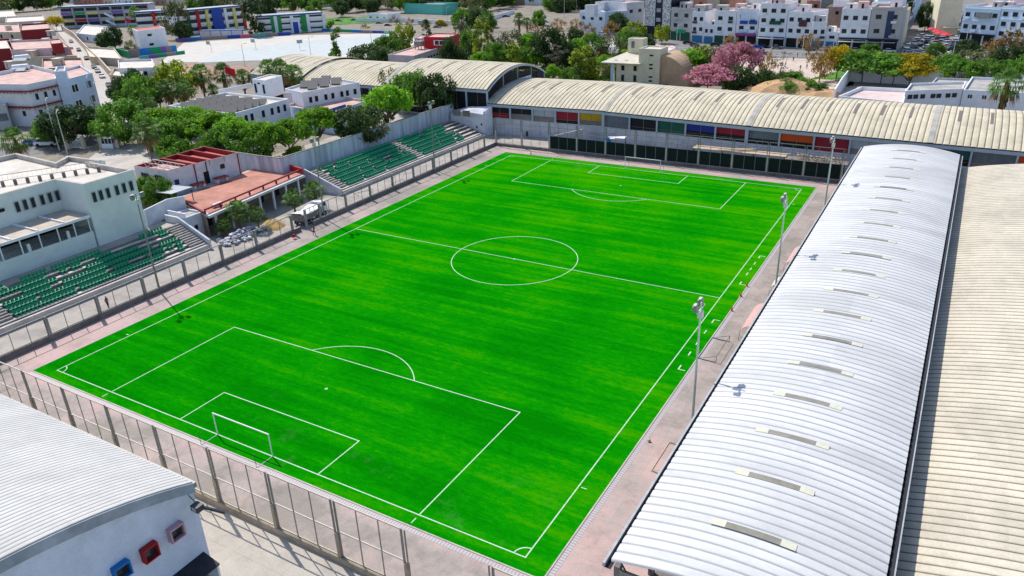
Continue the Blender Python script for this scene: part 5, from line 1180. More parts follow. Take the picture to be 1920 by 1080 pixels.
gc = MB()
for i in range(2600):
    x, y = rn2.uniform(-95, 6), rn2.uniform(150, 250); s = rn2.uniform(.5, 1.5); h = rn2.uniform(.3, 1.3)
    a = rn2.random()*3; gc.face([(x-s*cos(a), y-s*sin(a), .05), (x+s*cos(a), y+s*sin(a), .05), (x+s*.6*cos(a)+.2, y+s*.6*sin(a), h), (x-s*.6*cos(a), y-s*.6*sin(a)+.3, h)])
tag(gc.build('undergrowth', grass), 'rough green undergrowth between the park trees', 'undergrowth', kind='stuff')
# ================================================================ CARS
def car_proto():
    p = thing('parked_car', 'x', 'car'); prof = [(-2.1,.35),(2.1,.35),(2.15,.7),(1.9,.86),(1.0,.95),(-1.75,.98),(-2.12,.85)]
    def ext(name, pr, w, m, w2=None, par=p):
        mb = MB(); w2 = w2 or [w]*len(pr); n = len(pr)
        mb.v = [(x, -ww, z) for (x, z), ww in zip(pr, w2)]+[(x, ww, z) for (x, z), ww in zip(pr, w2)]
        mb.f = [tuple(range(n)), tuple(range(2*n-1, n-1, -1))]+[(i, i+n, (i+1) % n+n, (i+1) % n) for i in range(n)]; mb.m = [0]*len(mb.f)
        return mb.build(name, m, par)
    ext('body', prof, .86, white)
    ext('windows', [(1.05,.94),(.35,1.38),(-1.15,1.4),(-1.8,.96)], .7, glass, [.8,.64,.64,.78])
    ext('roof', [(.38,1.37),(.3,1.45),(-1.1,1.47),(-1.25,1.38)], .64, white)
    for x in (-1.35, 1.35):
        for s in (-1, 1): MB().tube((x, s*.68, .33), (x, s*.88, .33), .33, k=10).build('wheel', rubber, p)
    for s in (-.6, .6): MB().box(2.1, 2.17, s-.17, s+.17, .62, .76).build('headlight', whitegl, p)
    return p
paint = {'white': (.75, .75, .77), 'silver': (.4, .42, .44), 'grey': (.16, .165, .18), 'black': (.015, .016, .02), 'blue': (.02, .08, .4), 'dark blue': (.02, .035, .1), 'red': (.4, .03, .03), 'yellow': (.7, .35, .02), 'pale blue': (.3, .45, .65)}
pm = {k: mat('car_paint_'+k.replace(' ', '_'), v, .25, .04, 1, spec=.6) for k, v in paint.items()}
proto = car_proto(); meshes = {}
for ch in proto.children:
    if ch.name.startswith(('body', 'roof')):
        for k in pm:
            me = ch.data.copy(); me.materials[0] = pm[k]; meshes[(ch.name.split('.')[0], k)] = me
first = True
def car(q, z, rot, colr, label, group, s=1.0):
    global first
    c = proto if first else copy_tree(proto); first = False
    c.location = (*q, z); c.rotation_euler = (0, 0, rot); c.scale = (s, s, s); tag(c, label, 'car', group)
    for ch in c.children:
        b = ch.name.split('.')[0]
        if (b, colr) in meshes: ch.data = meshes[(b, colr)]
    return c
GS = 'cars parked along the left street'
sd = Vector((-161.9, 117.7))-Vector((-314.6, 197.3)); sr = atan2(sd.y, sd.x)
for q, c, lab in (((-311.7, 195.8),'grey','farthest grey car on the left street'), ((-271.0, 174.2),'black','black car alone halfway up the left street'), ((-237.1, 156.3),'black','black car standing just above the close row of parked cars'),
   ((-208.7, 141.2),'grey','dark grey car at the top of the close row on the left street'), ((-196.2, 134.5),'silver','silver car, second of the close row on the left street'), ((-181.9, 126.8),'white','white car at the lower end of the close row on the left street'),
   ((-160.5, 115.1),'black','black car beside the tree clump on the left street'), ((-149.4, 108.9),'silver','silver car half under the trees on the left street'), ((-138.4, 102.6),'white','lowest white car at the bend of the left street')): car(q, 3.03, sr, c, lab, GS)
car((-99.7, 69.0), 3.03, .3, 'silver', 'silver car in the shade by the white gate pillars', None)
car((-101.0, 55.9), 3.03, .4, 'blue', 'dark blue car behind the white van at the left edge', None)
v = car((-96.5, 56.8), 3.03, .5, 'white', 'white van with a raised front parked near the left lamp posts', None, 1.25)
v['category'] = 'van'
GR = 'cars on the main road'
for q, c, lab, r in (((-22.6, 287.9),'black','black car by the red paving at the left of the main road',0), ((-17.7, 282.1),'grey','grey car beside the black one before the blue garages',0), ((-9.8, 284.1),'black','black car before the dark garage doors',0.1),
  ((3.2, 284.1),'silver','silver car before the purple awning',0), ((8.1, 280.4),'blue','blue car behind the bright blue one on the main road',0), ((9.5, 284.1),'black','black car behind the two blue cars',0), ((13.0, 266.1),'blue','bright blue car alone in the lane before the bare tree',.1),
  ((15.0, 282.3),'grey','dark van-like car before the striped awning',0), ((27.9, 280.9),'grey','grey car before the narrow low white house',0), ((33.2, 282.4),'white','white car before the lowest white house',0), ((44.0, 282.3),'silver','silver car before the cafe awning',0),
  ((50.4, 282.5),'grey','grey car before the grey corner house',0), ((55.3, 282.4),'white','white car at the end of the grey corner house',0), ((-47.6, 298.9),'white','white car by the black block',.4), ((-41.4, 288.7),'black','black car on the junction below the black block',1.0),
  ((-66.4, 298.5),'white','white car behind the low garden wall of the villa',0), ((-56.8, 300.8),'silver','silver car at the corner of the white angular villa',0), ((-132.9, 308.5),'white','white car turning at the palm junction',.6), ((-123.0, 325.2),'black','black car waiting at the junction near the tall palm',0),
  ((-123.4, 338.3),'grey','grey car in the row behind the waiting black one',0), ((-115.3, 334.6),'silver','silver car next to the orange tree of the junction',0), ((-151.4, 355.8),'dark blue','dark blue car beside the white wall of the junction',.5), ((-109.8, 297.0),'blue','blue car under the park edge below the junction',0),
  ((-192.1, 299.7),'dark blue','dark blue car behind the coloured boundary wall',0), ((-204.9, 308.2),'grey','grey car left of the dark blue one behind the boundary wall',0), ((-233.7, 320.5),'grey','grey car by the small orange tree at the top',0), ((-157.5, 296.3),'grey','grey car right of the small street trees',0), ((-240.9, 315.0),'black','black car left of the small orange tree at the top',0)):
    car(q, .08 if q[0] > -60 else 2.6 if q[0] < -115 else 1.4, r, c, lab, GR)
GC = 'cars in the car park at the top right'
cl = ['white', 'white', 'silver', 'white', 'grey', 'pale blue', 'black', 'white', 'silver', 'dark blue']
pos = [(62.7, 332.7), (66.7, 326.3), (70.8, 313.3), (73.1, 310.5), (75.6, 311.2), (61.4, 285.5), (64.3, 298.6), (67.3, 296.2), (70.6, 297.1), (75.4, 292.3), (72.8, 282.9), (78.8, 286.0), (67.4, 287.2), (86.0, 307.4), (88.1, 295.8), (90.4, 296.4), (84.1, 297.7), (94.4, 300.5), (96.8, 295.3), (81.1, 293.9), (73.1, 300.9), (61.9, 307.7), (82.6, 288.5), (79.5, 302.6), (68.5, 309.3), (64.7, 318.6), (70.6, 291.0), (62.2, 318.0), (68.1, 302.7), (76.0, 301.7), (92.4, 289.8), (59.8, 297.4), (65.1, 280.8), (85.4, 287.9), (77.7, 293.0), (70.6, 323.6)]
for i, q in enumerate(pos): car(q, .09, rn.choice([.05, -.1, .15, 3.2]), cl[i % 10], '%s car in the %s %s of the top right car park' % (cl[i % 10], 'left' if q[0] < 75 else 'middle' if q[0] < 90 else 'right', 'front' if q[1] < 272 else 'centre' if q[1] < 290 else 'back'), GC)
GJ = 'cars queuing in the side street'
for i in range(60):
    x = 62.5+3.1*(i % 6)+rn.uniform(-.3, .3); y = 300+13*(i//6)+rn.uniform(-3, 3)+ (30 if i > 17 else 0); c = rn.choice(['dark blue', 'grey', 'black', 'white', 'silver', 'dark blue'])
    if i in (3, 8): c = 'yellow' if i == 3 else 'red'
    car((x, y), .09, pi/2+rn.uniform(-.06, .06), c, ('%s car %s the side street, %s' % (c, 'at the near end of' if y < 335 else 'halfway up' if y < 385 else 'at the far end of', ('in the leftmost file', 'second file from left', 'third file from left', 'third file from right', 'second file from right', 'in the rightmost file')[i % 6])) if c not in ('yellow', 'red') else 'only %s car in the crowded side street' % c, GJ)
for i in range(12): 
    c = rn.choice(['dark blue', 'white', 'silver', 'black']); q = Vector((-160.0, 393.0)); car((q.x-12+rn.uniform(0, 34), q.y+rn.uniform(0, 42)), .1, rn.choice([.4, .5, 3.5]), c, '%s car in the jumble of parked cars beyond the palm junction' % c, 'cars parked beyond the palm junction')
# semi-trailer behind the boundary wall
t = thing('lorry', 'long grey flatbed lorry parked before the white wall at the top', 'lorry', (*(-182.6, 306.9), 1.6), .25)
MB().box(-10, 4, -1.2, 1.2, 1.1, 1.5).build('flatbed', steeld, t); MB().box(5, 7.4, -1.25, 1.25, .8, 3.6).build('cab', lpanel, t); MB().box(7.4, 7.46, -1.1, 1.1, 2.1, 3.2).build('windscreen', glass, t)
for x in (-9, -7.6, -6.2, 3, 6.3):
    for s in (-1, 1): MB().tube((x, s*.9, .5), (x, s*1.25, .5), .5, k=10).build('wheel', rubber, t)
# red parasols
for i, q in enumerate(((65.0, 340.9), (67.6, 333.9), (69.9, 327.0), (71.5, 322.1), (68.9, 326.8))):
    p = thing('parasol', ('red parasol farthest up the side street', 'red parasol left of the cafe group', 'red parasol in the middle of the cafe group', 'red parasol at the right end of the cafe group', 'red parasol in front of the cafe group')[i], 'parasol', (*q, .1), i, 'red parasols by the cream corner house')
    MB().tube((0, 0, 0), (0, 0, 2.7), .05).build('pole', steelw, p); MB().tube((0, 0, 2.3), (0, 0, 3.2), 2.3, .08, 8).build('canopy', mat('red_canvas', (.6, .04, .06), .7, .1, 2), p)
# ================================================================ LAMP POSTS, FLAGS
def lamp(q, z, h, label, rot=0, arm=1.4):
    t = thing('street_lamp', label, 'street lamp', (*q, z), rot, 'street lamps'); MB().tube((0, 0, 0), (0, 0, h), .13, .07).build('pole', steelw, t)
    MB().tube((0, 0, h), (arm, 0, h+.3), .05).build('arm', steelw, t); MB().box(arm-.1, arm+.6, -.18, .18, h+.2, h+.36).build('lamp_head', lpanel, t)
for q, h, lab in (((-84.0, 53.8), 9, 'street lamp with a white head at the left by the vans'), ((-89.7, 55.4), 11, 'tall thin lamp post right of the white van'), ((-113.8, 81.7), 9, 'lamp post at the foot of the left street'), ((-111.1, 78.5), 11, 'dark utility pole before the blue apartment wing')):
    lamp(q, 3, h, lab, 2.4)
for q, h, lab in (((-150.4, 163.3), 8, 'street lamp between the small palms at the edge of the court'), ((-269.5, 248.0), 8, 'lamp post before the coloured school fins'), ((-113.5, 192.5), 12, 'thin mast by the round trees behind the halls'), ((-147.6, 194.8), 7, 'lamp post at the fence of the pale court')): lamp(q, 3, h, lab, .4)
for q, h, lab in (((-157.6, 305.9), 12, 'tall thin lamp by the white compound wall'), ((-141.9, 330.2), 11, 'lamp post at the corner of the junction wall'), ((-129.3, 345.4), 13, 'tall lamp post beside the palm junction'), ((-115.0, 356.5), 13, 'tall lamp post above the lawn'), ((-127.5, 397.8), 12, 'lamp post among the trees behind the villa'), ((-22.3, 272.3), 9, 'lamp post by the red paving'), ((15.2, 272.8), 8, 'white globe lamp on the main road'), ((28.5, 261.8), 8, 'lamp post at the road edge of the plaza'), ((40.5, 249.4), 7, 'lamp post on the plaza between the brown trees'), ((79.0, 294.8), 9, 'lamp post with a round lamp in the car park'), ((76.3, 262.7), 7, 'lamp post in front of the park lawn'), ((58.2, 287.6), 17, 'tall dark mast at the street corner')): lamp(q, 0, h, lab, .4)
def flag(q, z, h, label):
    t = thing('flag', label, 'flag', (*q, z), .3); MB().tube((0, 0, 0), (0, 0, h), .06).build('pole', steelw, t); mb = MB()
    for i in range(6): 
        a, b = .1+i*.5, .1+(i+1)*.5; ya, yb = .25*sin(i*1.1), .25*sin((i+1)*1.1); mb.face([(a, ya, h-2-.12*i), (b, yb, h-2-.12*(i+1)), (b, yb, h-.12*(i+1)), (a, ya, h-.12*i)])
    mb.build('cloth', mat('flag_red', (.6, .01, .02), .7, .05, 1), t)
    s = MB(); P = [(1.5+.5*cos(pi/2+4*pi*i/5), .5*sin(pi/2+4*pi*i/5)) for i in range(5)]
    for i in range(5): x, z_ = P[i]; x2, z2 = P[(i+1) % 5]; s.bar((x, -.12, h-1.4+z_), (x2, -.12, h-1.4+z2), .04, .07)
    s.build('star', dgreen, t)
flag((-94.2, 107.6), 8.5, 5, 'red flag with a green star at the back of the solar roof'); flag((-323.9, 236.1), 3, 8, 'red flag beside the white red-roofed house'); flag((-236.8, 355.3), 1, 14, 'red flag before the dark trees at the top')
# gate at the left road
t = thing('gate', 'white railed gate with masonry pillars by the palm at the left road', 'gate', (*(-82.5, 60.4), 3), .5)
for x in (-7, -3.5, .5, 4.2): MB().box(x-.35, x+.35, -.35, .35, 0, 2.8).build('pillar', beige, t)
for a, b in ((-6.6, -3.9), (.9, 3.8)):
    mb = MB(); x = a
    while x < b: mb.box(x, x+.08, -.04, .04, .3, 2.3); x += .3
    mb.box(a, b, -.05, .05, .3, .4); mb.box(a, b, -.05, .05, 2.2, 2.3); mb.build('railing', whitegl, t)
bx = thing('guard_booth', 'white guard booth with barred windows beside the left gate', 'booth', (*(-80.9, 62.1), 3), .4); MB().box(-1.3, 1.3, -1.3, 1.3, 0, 1.1).box(-1.3, 1.3, -1.3, 1.3, 2.2, 2.5).build('wall', white, bx); MB().box(-1.2, 1.2, -1.2, 1.2, 1.1, 2.2).build('glazing', glass, bx)
for x in (-1.25, -.4, .4, 1.25): MB().box(x-.06, x+.06, -1.32, -1.22, 1.1, 2.2).build('bar', white, bx)
cn = thing('white_canopy', 'white flat canopy on thin posts behind the far stand wall', 'canopy', (*(-36.1, 117.0), 3), .3); MB().box(-4, 4, -2.6, 2.6, 2.5, 2.65).build('roof', whitegl, cn)
for x, y in ((-3.7, -2.3), (3.7, -2.3), (3.7, 2.3), (-3.7, 2.3)): MB().box(x-.06, x+.06, y-.06, y+.06, 0, 2.5).build('post', steelw, cn)
# ================================================================ TREES
def leaf_mat(name, c1, c2, sc=.55, c3=None):
    m = bpy.data.materials.new(name); m.use_nodes = True; nt = m.node_tree; L = nt.links.new; b = nt.nodes['Principled BSDF']
    b.inputs['Roughness'].default_value = .6; b.inputs['Specular IOR Level'].default_value = .25
    tc = node(nt, 'ShaderNodeTexCoord'); n = node(nt, 'ShaderNodeTexNoise'); n.inputs['Scale'].default_value = sc*4; n.inputs['Detail'].default_value = 5
    L(tc.outputs['Object'], n.inputs['Vector']); r = node(nt, 'ShaderNodeValToRGB'); e = r.color_ramp.elements
    e[0].position = .34; e[0].color = (*c1, 1); e[1].position = .66; e[1].color = (*c2, 1)
    if c3: k = e.new(.75); k.color = (*c3, 1)
    oi = node(nt, 'ShaderNodeObjectInfo'); h = node(nt, 'ShaderNodeHueSaturation'); mr = node(nt, 'ShaderNodeMapRange'); mr.inputs[3].default_value = .75; mr.inputs[4].default_value = 1.2
    L(oi.outputs['Random'], mr.inputs[0]); L(mr.outputs[0], h.inputs['Value']); L(n.outputs[0], r.inputs[0]); L(r.outputs[0], h.inputs['Color']); L(h.outputs[0], b.inputs['Base Color'])
    tr = node(nt, 'ShaderNodeBsdfTranslucent'); L(h.outputs[0], tr.inputs[0]); mx = node(nt, 'ShaderNodeMixShader'); mx.inputs[0].default_value = .42
    out = nt.nodes['Material Output']; L(b.outputs[0], mx.inputs[1]); L(tr.outputs[0], mx.inputs[2]); L(mx.outputs[0], out.inputs[0]); return m
LM = {'bright': leaf_mat('bright_leaves', (.07, .22, .01), (.33, .62, .03)), 'dark': leaf_mat('dark_leaves', (.02, .05, .015), (.09, .16, .04)),
      'mid': leaf_mat('mid_leaves', (.045, .13, .015), (.2, .4, .04)), 'olive': leaf_mat('olive_leaves', (.07, .09, .03), (.24, .26, .11)),
      'pink': leaf_mat('pink_blossom', (.4, .13, .16), (.85, .4, .5)), 'yellow': leaf_mat('yellow_blossom', (.12, .16, .01), (.78, .55, .02)),
      'lime': leaf_mat('lime_leaves', (.12, .2, .01), (.42, .5, .04)), 'brown': leaf_mat('autumn_leaves', (.16, .1, .03), (.45, .28, .1)),
      'grey': leaf_mat('greyish_twigs', (.1, .09, .07), (.26, .22, .17)), 'palm': leaf_mat('palm_fronds', (.04, .11, .015), (.2, .34, .07)), 'dry': leaf_mat('dry_fronds', (.14, .09, .03), (.38, .24, .1))}
def crown_mesh(kind, seed, shape, nc, per, ls):
    """unit crown: radius 1 round (0,0,0) to (0,0,1) height; many small leaf faces in clumps"""
    rn = random.Random(seed); v = []; f = []; C_ = []
    for i in range(nc):
        while True:
            a = rn.random()*2*pi; t = rn.random()
            if shape == 'round': z = t; r = sqrt(max(.02, 1-(2*t-1)**2))
            elif shape == 'umbrella': z = .35+.6*t; r = (1-t**2.2)**.5
            elif shape == 'column': z = t; r = min(1, 3.5*t+.35)*(1-t**3)**.6
            elif shape == 'cone': z = t; r = (1-t)*min(1, 6*t+.4)+.05
            elif shape == 'loose': z = .1+.9*t; r = (.5+.5*sin(t*9+seed))*sqrt(max(.05, 1-(2*t-1)**2))
            break
        q = .5+.5*sqrt(rn.random()); q *= rn.uniform(.85, 1.1)
        C_.append((r*q*cos(a), r*q*sin(a), z, rn.uniform(.7, 1.25)))
    cr = {'round': .3, 'umbrella': .3, 'column': .42, 'cone': .32, 'loose': .24}[shape]; zs = {'round': .75, 'umbrella': .5, 'column': .18, 'cone': .25, 'loose': .25}[shape]
    for x, y, z, s in C_:
        for j in range(per):
            d = Vector((rn.gauss(0, 1), rn.gauss(0, 1), rn.gauss(0, 1))).normalized()*rn.random()**.4*cr*s
            p = Vector((x+d.x, y+d.y, z+d.z*zs)); nn = (Vector((d.x, d.y, d.z))+Vector((rn.gauss(0, 1), rn.gauss(0, 1), rn.gauss(0, 1)+.6))*.22).normalized()
            a = nn.orthogonal().normalized(); b = nn.cross(a); k = rn.uniform(0, 6.28); a, b = a*cos(k)+b*sin(k), b*cos(k)-a*sin(k); l = ls*rn.uniform(.6, 1.3)
            a = a*l; b = b*l*.6; zf = zs if shape in ('column', 'cone', 'loose') else 1
            a.z *= zf; b.z *= zf; n = len(v); v += [tuple(p-a), tuple(p-b*.8), tuple(p+a), tuple(p+b)]; f.append((n, n+1, n+2, n+3))
    mb = MB(); mb.v = v; mb.f = f; mb.m = [0]*len(f); tb = MB(); zb = .0
    for x, y, z, s in C_[:max(5, nc//4)]: tb.tube((x*.15, y*.15, max(-.1, z*.3-.1)), (x*.85, y*.85, z), .035, .008, 4)
    return mb.mesh('crown', LM[kind]), tb
trunk_h = {}
SH = {'bright': ('umbrella', 50, 100, .062), 'dark': ('round', 44, 90, .068), 'mid': ('round', 44, 90, .068), 'olive': ('round', 30, 40, .08), 'pink': ('umbrella', 46, 70, .06),
      'yellow': ('umbrella', 40, 60, .07), 'lime': ('round', 36, 52, .085), 'brown': ('round', 24, 34, .07), 'grey': ('loose', 20, 40, .05), 'col': ('column', 40, 50, .13), 'dcol': ('column', 40, 55, .14), 'loose': ('loose', 26, 60, .1), 'flat': ('umbrella', 50, 80, .07)}
KM = {'col': 'lime', 'dcol': 'dark', 'loose': 'mid', 'flat': 'mid'}
CM = {}
def crown(kind, var):
    k = (kind, var % 3)
    if k not in CM:
        s, nc, per, ls = SH[kind]; me, tb = crown_mesh(KM.get(kind, kind), 11*len(CM)+3, s, nc, per, ls); CM[k] = (me, tb.mesh('limbs', bark))
    return CM[k]
trunkm = MB().tube((0, 0, -.3), (.03, .02, .55), .045, .034, 7).tube((.03, .02, .55), (0, 0, 1), .034, .022, 7).mesh('trunk', bark)
tv = [0]
def tree(kind, q, h, r, label, z=0, name=None, group=None):
    tv[0] += 1; me, lm = crown(kind, tv[0]); bot = {'column': .08, 'cone': .1, 'umbrella': .28, 'round': .22, 'loose': .2}[SH[kind][0]]
    nm_ = name or {'col': 'poplar_tree', 'dcol': 'cypress_tree', 'pink': 'blossom_tree', 'yellow': 'blossom_tree', 'grey': 'bare_tree'}.get(kind, 'leafy_tree')
    t = thing(nm_, label, 'tree', (*q, z), tv[0]*1.7, group)
    inst('crown', me, t, (0, 0, h*bot), 0, (r, r*(.9+.2*((tv[0]*7) % 5)/5), h*(1-bot)))
    tr = inst('trunk', trunkm, t, None, 0, (h*.55 if h < 8 else h*.4, h*.55 if h < 8 else h*.4, h*(bot+.35))); 
    inst('limbs', lm, t, (0, 0, h*bot), 0, (r, r, h*(1-bot)))
    return t
def bush(kind, q, h, r, label, z=0, group=None):
    tv[0] += 1; me, lm = crown(kind, tv[0]); t = thing('bush', label, 'bush', (*q, z), tv[0]*1.3, group)
    inst('foliage', me, t, (0, 0, -.1*h), 0, (r, r, h*1.1)); inst('stems', lm, t, (0, 0, 0), 0, (r, r, h)); return t
def palm_mesh(seed):
    rn = random.Random(seed); g = MB(); d = MB()
    for i in range(40):
        a = i*2.4+rn.uniform(-.2, .2); el = radians(78-i*3.1+rn.uniform(-8, 8)); L = rn.uniform(.85, 1.1); dr = Vector((cos(a)*cos(el), sin(a)*cos(el), sin(el)))
        m = g if i < 34 else d; side = Vector((-sin(a), cos(a), 0)); up = side.cross(dr)*-1
        if up.z < 0: up = -up
        p0 = Vector((0, 0, 0)); p1 = dr*.48*L; m.face([p0-side*.012, p0+side*.012, p1+side*.012, p1-side*.012])
        for k in range(9):
            b = (k-4)*.3; q = (dr*cos(b)+side*sin(b)); tip = p1+q*.5*L*(1-.05*abs(k-4))+Vector((0, 0, -.13-.05*abs(k-4)))
            mid = p1+q*.3*L; w = side*cos(b)*.034-dr*sin(b)*.034; m.face([p1, mid-w, tip, mid+w])
    for i in range(34):
        a = i*2.1; z = -rn.uniform(.1, .85); r0 = .22*(1-.35*-z); s = Vector((-sin(a), cos(a), 0))*.09; p = Vector((cos(a)*r0, sin(a)*r0, z)); d.face([Vector((cos(a)*.06, sin(a)*.06, z+.35))-s*.4, Vector((cos(a)*.06, sin(a)*.06, z+.35))+s*.4, p+s+Vector((0, 0, -.15)), p-s+Vector((0, 0, -.15))])
    return g.mesh('fronds', LM['palm']), d.mesh('dead_skirt', LM['dry'])
PMs = [palm_mesh(5), palm_mesh(9)]
ptr = MB().tube((0, 0, -.1), (0, 0, .3), .055, .035, 8).tube((0, 0, .3), (0, 0, 1), .035, .028, 8).mesh('trunk', mat('palm_trunk', (.24, .17, .11), .95, .25, 6, bump=.5))
def palm(q, h, r, label, z=0, skirt=1.0, group=None):
    tv[0] += 1; t = thing('palm_tree', label, 'palm', (*q, z), tv[0]*2.1, group); g, d = PMs[tv[0] % 2]
    inst('fronds', g, t, (0, 0, h-.75*r), 0, (r, r, r)); inst('dead_skirt', d, t, (0, 0, h-.75*r), 0, (r*.9, r*.9, r*skirt)); k = max(.6, min(1, h/9))
    inst('trunk', ptr, t, None, 0, (8*k, 8*k, h-.75*r)); return t
GW = 'trees behind the far stand wall'
for k, q, h, r, lab in (
 ('mid', (-80.2, 64.9), 9, 6.0, 'big round tree at the left end of the bright tree row, by the gate'), ('bright', (-68.0, 66.6), 8.5, 5.5, 'bright green spreading tree, leftmost of the row behind the streaked wall'),
 ('bright', (-63.1, 69.6), 8.5, 5.5, 'bright green spreading tree in front of the left corner of the solar building'), ('bright', (-55.5, 69.8), 8, 5.5, 'bright green spreading tree below the middle of the solar building'),
 ('bright', (-45.8, 67.9), 8, 5, 'bright green spreading tree below the right corner of the solar building'), ('bright', (-39.1, 68.7), 7.5, 5, 'bright green tree below the small yellow-green bush of the solar building'),
 ('mid', (-60.8, 63.8), 7, 4.5, 'shaded tree in front of the leftmost bright spreading one'), ('mid', (-44.4, 63.2), 6.5, 4.2, 'lower tree right behind the bend of the streaked wall'), ('mid', (-39.0, 65.7), 6, 4, 'small tree touching the top of the streaked wall near its bend'),
 ('bright', (-35.7, 72.1), 7.5, 4.6, 'bright green tree between the pink terrace and the wall bend'), ('bright', (-34.5, 79.2), 8.5, 5, 'rounded bright green tree before the pink washing terrace'),
 ('dark', (-28.3, 84.7), 8, 5, 'dark green tree before the blue cover of the pink terrace'), ('olive', (-25.9, 86.2), 7, 3.6, 'dull olive tree right of the dark one behind the wall'),
 ('bright', (-31.4, 98.9), 10, 5.6, 'big round bright tree with a cypress standing before it'), ('dcol', (-34.3, 102.5), 9.5, 1.5, 'dark cypress standing in front of the big round bright tree'),
 ('olive', (-48.4, 121.4), 9, 3.2, 'sparse pale tree behind the big round bright one'), ('mid', (-39.6, 118.9), 9, 5, 'green tree behind the white canopy'), ('mid', (-35.4, 118.7), 9.5, 4, 'tall green tree in front of the left halls'),
 ('dark', (-29.1, 115.8), 9.5, 4.6, 'dark bushy tree at the end of the streaked wall beside the tall dark bays')):
    tree(k, q, h, r, lab, 3, group=GW)
for k, q, h, r, lab in (('lime', (-66.2, 92.2), 3.5, 1.8, 'yellow-green bush against the front of the solar building'), ('bright', (-34.0, 73.0), 2, 3, 'bright low shrubs along the inside of the streaked wall'), ('mid', (-35.7, 38.7), 4, 2.4, 'left round bush beside the clubhouse corner'), ('mid', (-32.3, 38.8), 4.2, 2.5, 'right round bush beside the clubhouse corner'),
   ('dark', (-106.9, 152.1), 3.5, 3.2, 'dark shrub at the back of the grey flat roof'), ('lime', (-97.1, 148.3), 3.5, 3.6, 'yellow-green shrub at the back of the grey flat roof'), ('mid', (-50.4, 63.5), 3.5, 3.2, 'bush behind the truss-roofed building at the right'), ('mid', (-56.0, 59.7), 4.5, 3.8, 'bush behind the truss-roofed building at the left')):
    bush(k, q, h, r, lab, 3)
for q, h, r, lab in (((-55.2, 54.2), 10, 3.6, 'palm with a thick orange-brown skirt at the left end of the tree row'), ((-103.5, 106.8), 11, 4.2, 'tall dark palm left of the red flag'), ((-99.8, 111.5), 10.5, 3.9, 'dark palm just left of the red flag, by the court'),
  ((-102.5, 94.8), 9, 3.8, 'palm below the bright round tree of the clump'), ((-97.7, 96.0), 8.5, 3.4, 'palm between the clump and the solar roof'), ((-100.4, 118.5), 8, 3.2, 'first small palm right of the red flag'), ((-97.6, 120.7), 7.5, 3.0, 'second small palm right of the red flag'),
  ((-78.5, 108.8), 13, 3.6, 'palm behind the penthouse, left one'), ((-74.4, 109.0), 13, 3.6, 'palm behind the penthouse, middle one'), ((-76.4, 115.0), 11, 4, 'palm right of the penthouse'), ((-102.6, 109.2), 5, 2.6, 'short palm at the back edge of the solar roof'),
  ((-94.8, 82.6), 7, 3.2, 'palm above the left end of the bright tree row'), ((-86.1, 45.0), 7.5, 3.8, 'palm at the left edge above the clubhouse roof'), ((-255.4, 192.9), 10, 3.4, 'palm left of the white red-roofed house'), ((-313.1, 235.6), 14, 4.4, 'palm-like tree before the first school')):
    palm(q, h, r, lab, 3, 1.2)
palm((-17.3, 41.8), 5.2, 2.7, 'large low palm before the red terrace, left of the truck', .0, .7); palm((-14.3, 43.0), 4.0, 2.0, 'smaller palm right of the large one before the red terrace', 0, .6); palm((-17.5, 38.6), 3, 1.8, 'lowest palm next to the sacks', 0, .6)
palm((-13.0, 55.0), 5.2, 2.5, 'palm at the left foot of the far stand end wall', 0, .7); palm((-15.2, 52.1), 4.3, 2.4, 'shaded palm beside the terrace column behind the truck', 0, .6)
palm((89.3, 152), 14.8, 4.4, 'tall palm beside the white complex at the right edge', 0, 1.3)
GN = 'tree clump above the solar roof'
for k, q, h, r, lab in (('lime', (-107.5, 101.5), 11, 6, 'bright yellow-green round tree of the left clump'), ('dark', (-124.4, 99.1), 9, 4.5, 'dark tree at the top of the clump beside the street'), ('mid', (-110.4, 92.2), 9, 5, 'green tree by the lower row of parked cars'), ('dark', (-118.1, 92.4), 8, 3.6, 'dark tree overhanging the parked cars'),
  ('grey', (-107.6, 95.1), 7, 5, 'grey twiggy tree in the middle of the left clump'), ('mid', (-101.5, 82.8), 8, 4.4, 'green tree below the parked cars'), ('dark', (-260.6, 185.6), 9, 4.5, 'dark tree right of the low white yard building'), ('dark', (-259.9, 180.6), 7, 4, 'dark bushy tree left of the pair by the yard building'), ('yellow', (-387.2, 233.8), 8, 5, 'yellow-green round tree by the old terraces at the top left'),
  ('dark', (-91.0, 59.3), 8, 5.5, 'dark tree in front of the apartment house'), ('dark', (-94.4, 65.9), 7, 5, 'dark tree below the sky-blue apartment wing'), ('mid', (-96.3, 58.4), 6, 4, 'green tree at the left of the dark ones before the apartment house'), ('olive', (-235.0, 176.1), 5, 3, 'olive tree at the left wall of the white red-roofed house'),
  ('olive', (-262.0, 221.4), 16, 7, 'tall sparse olive tree in front of the school fins'), ('dark', (-253.4, 218.6), 8, 4.5, 'dark tree at the foot of the tall sparse one'), ('dcol', (-230.7, 242.5), 19, 5, 'tall dark tree at the right end of the fin school'), ('dark', (-274.3, 291.1), 15, 7, 'dark tree between the two schools'),
  ('loose', (-105.0, 163.5), 17, 4.2, 'tall slim tree with separate tufts at the court edge'), ('dark', (-95.5, 170.1), 8, 7, 'round dark tree behind the left halls'), ('mid', (-99.3, 185.3), 9, 6, 'green tree left of the red upper floor'), ('lime', (-109.1, 205.7), 11, 5, 'yellow-green tree behind the pale pink house'), ('brown', (-98.1, 179.5), 6, 4, 'brownish shrub tree beside the round dark one'), ('dcol', (-112.5, 226.0), 11, 2, 'small cypress above the red upper floor')):
    tree(k, q, h, r, lab, 3, group=GN if 'clump' in lab else None)
TL = ['broad dark tree in the belt at the top of the picture', 'tall dark tree in the belt at the top of the picture']
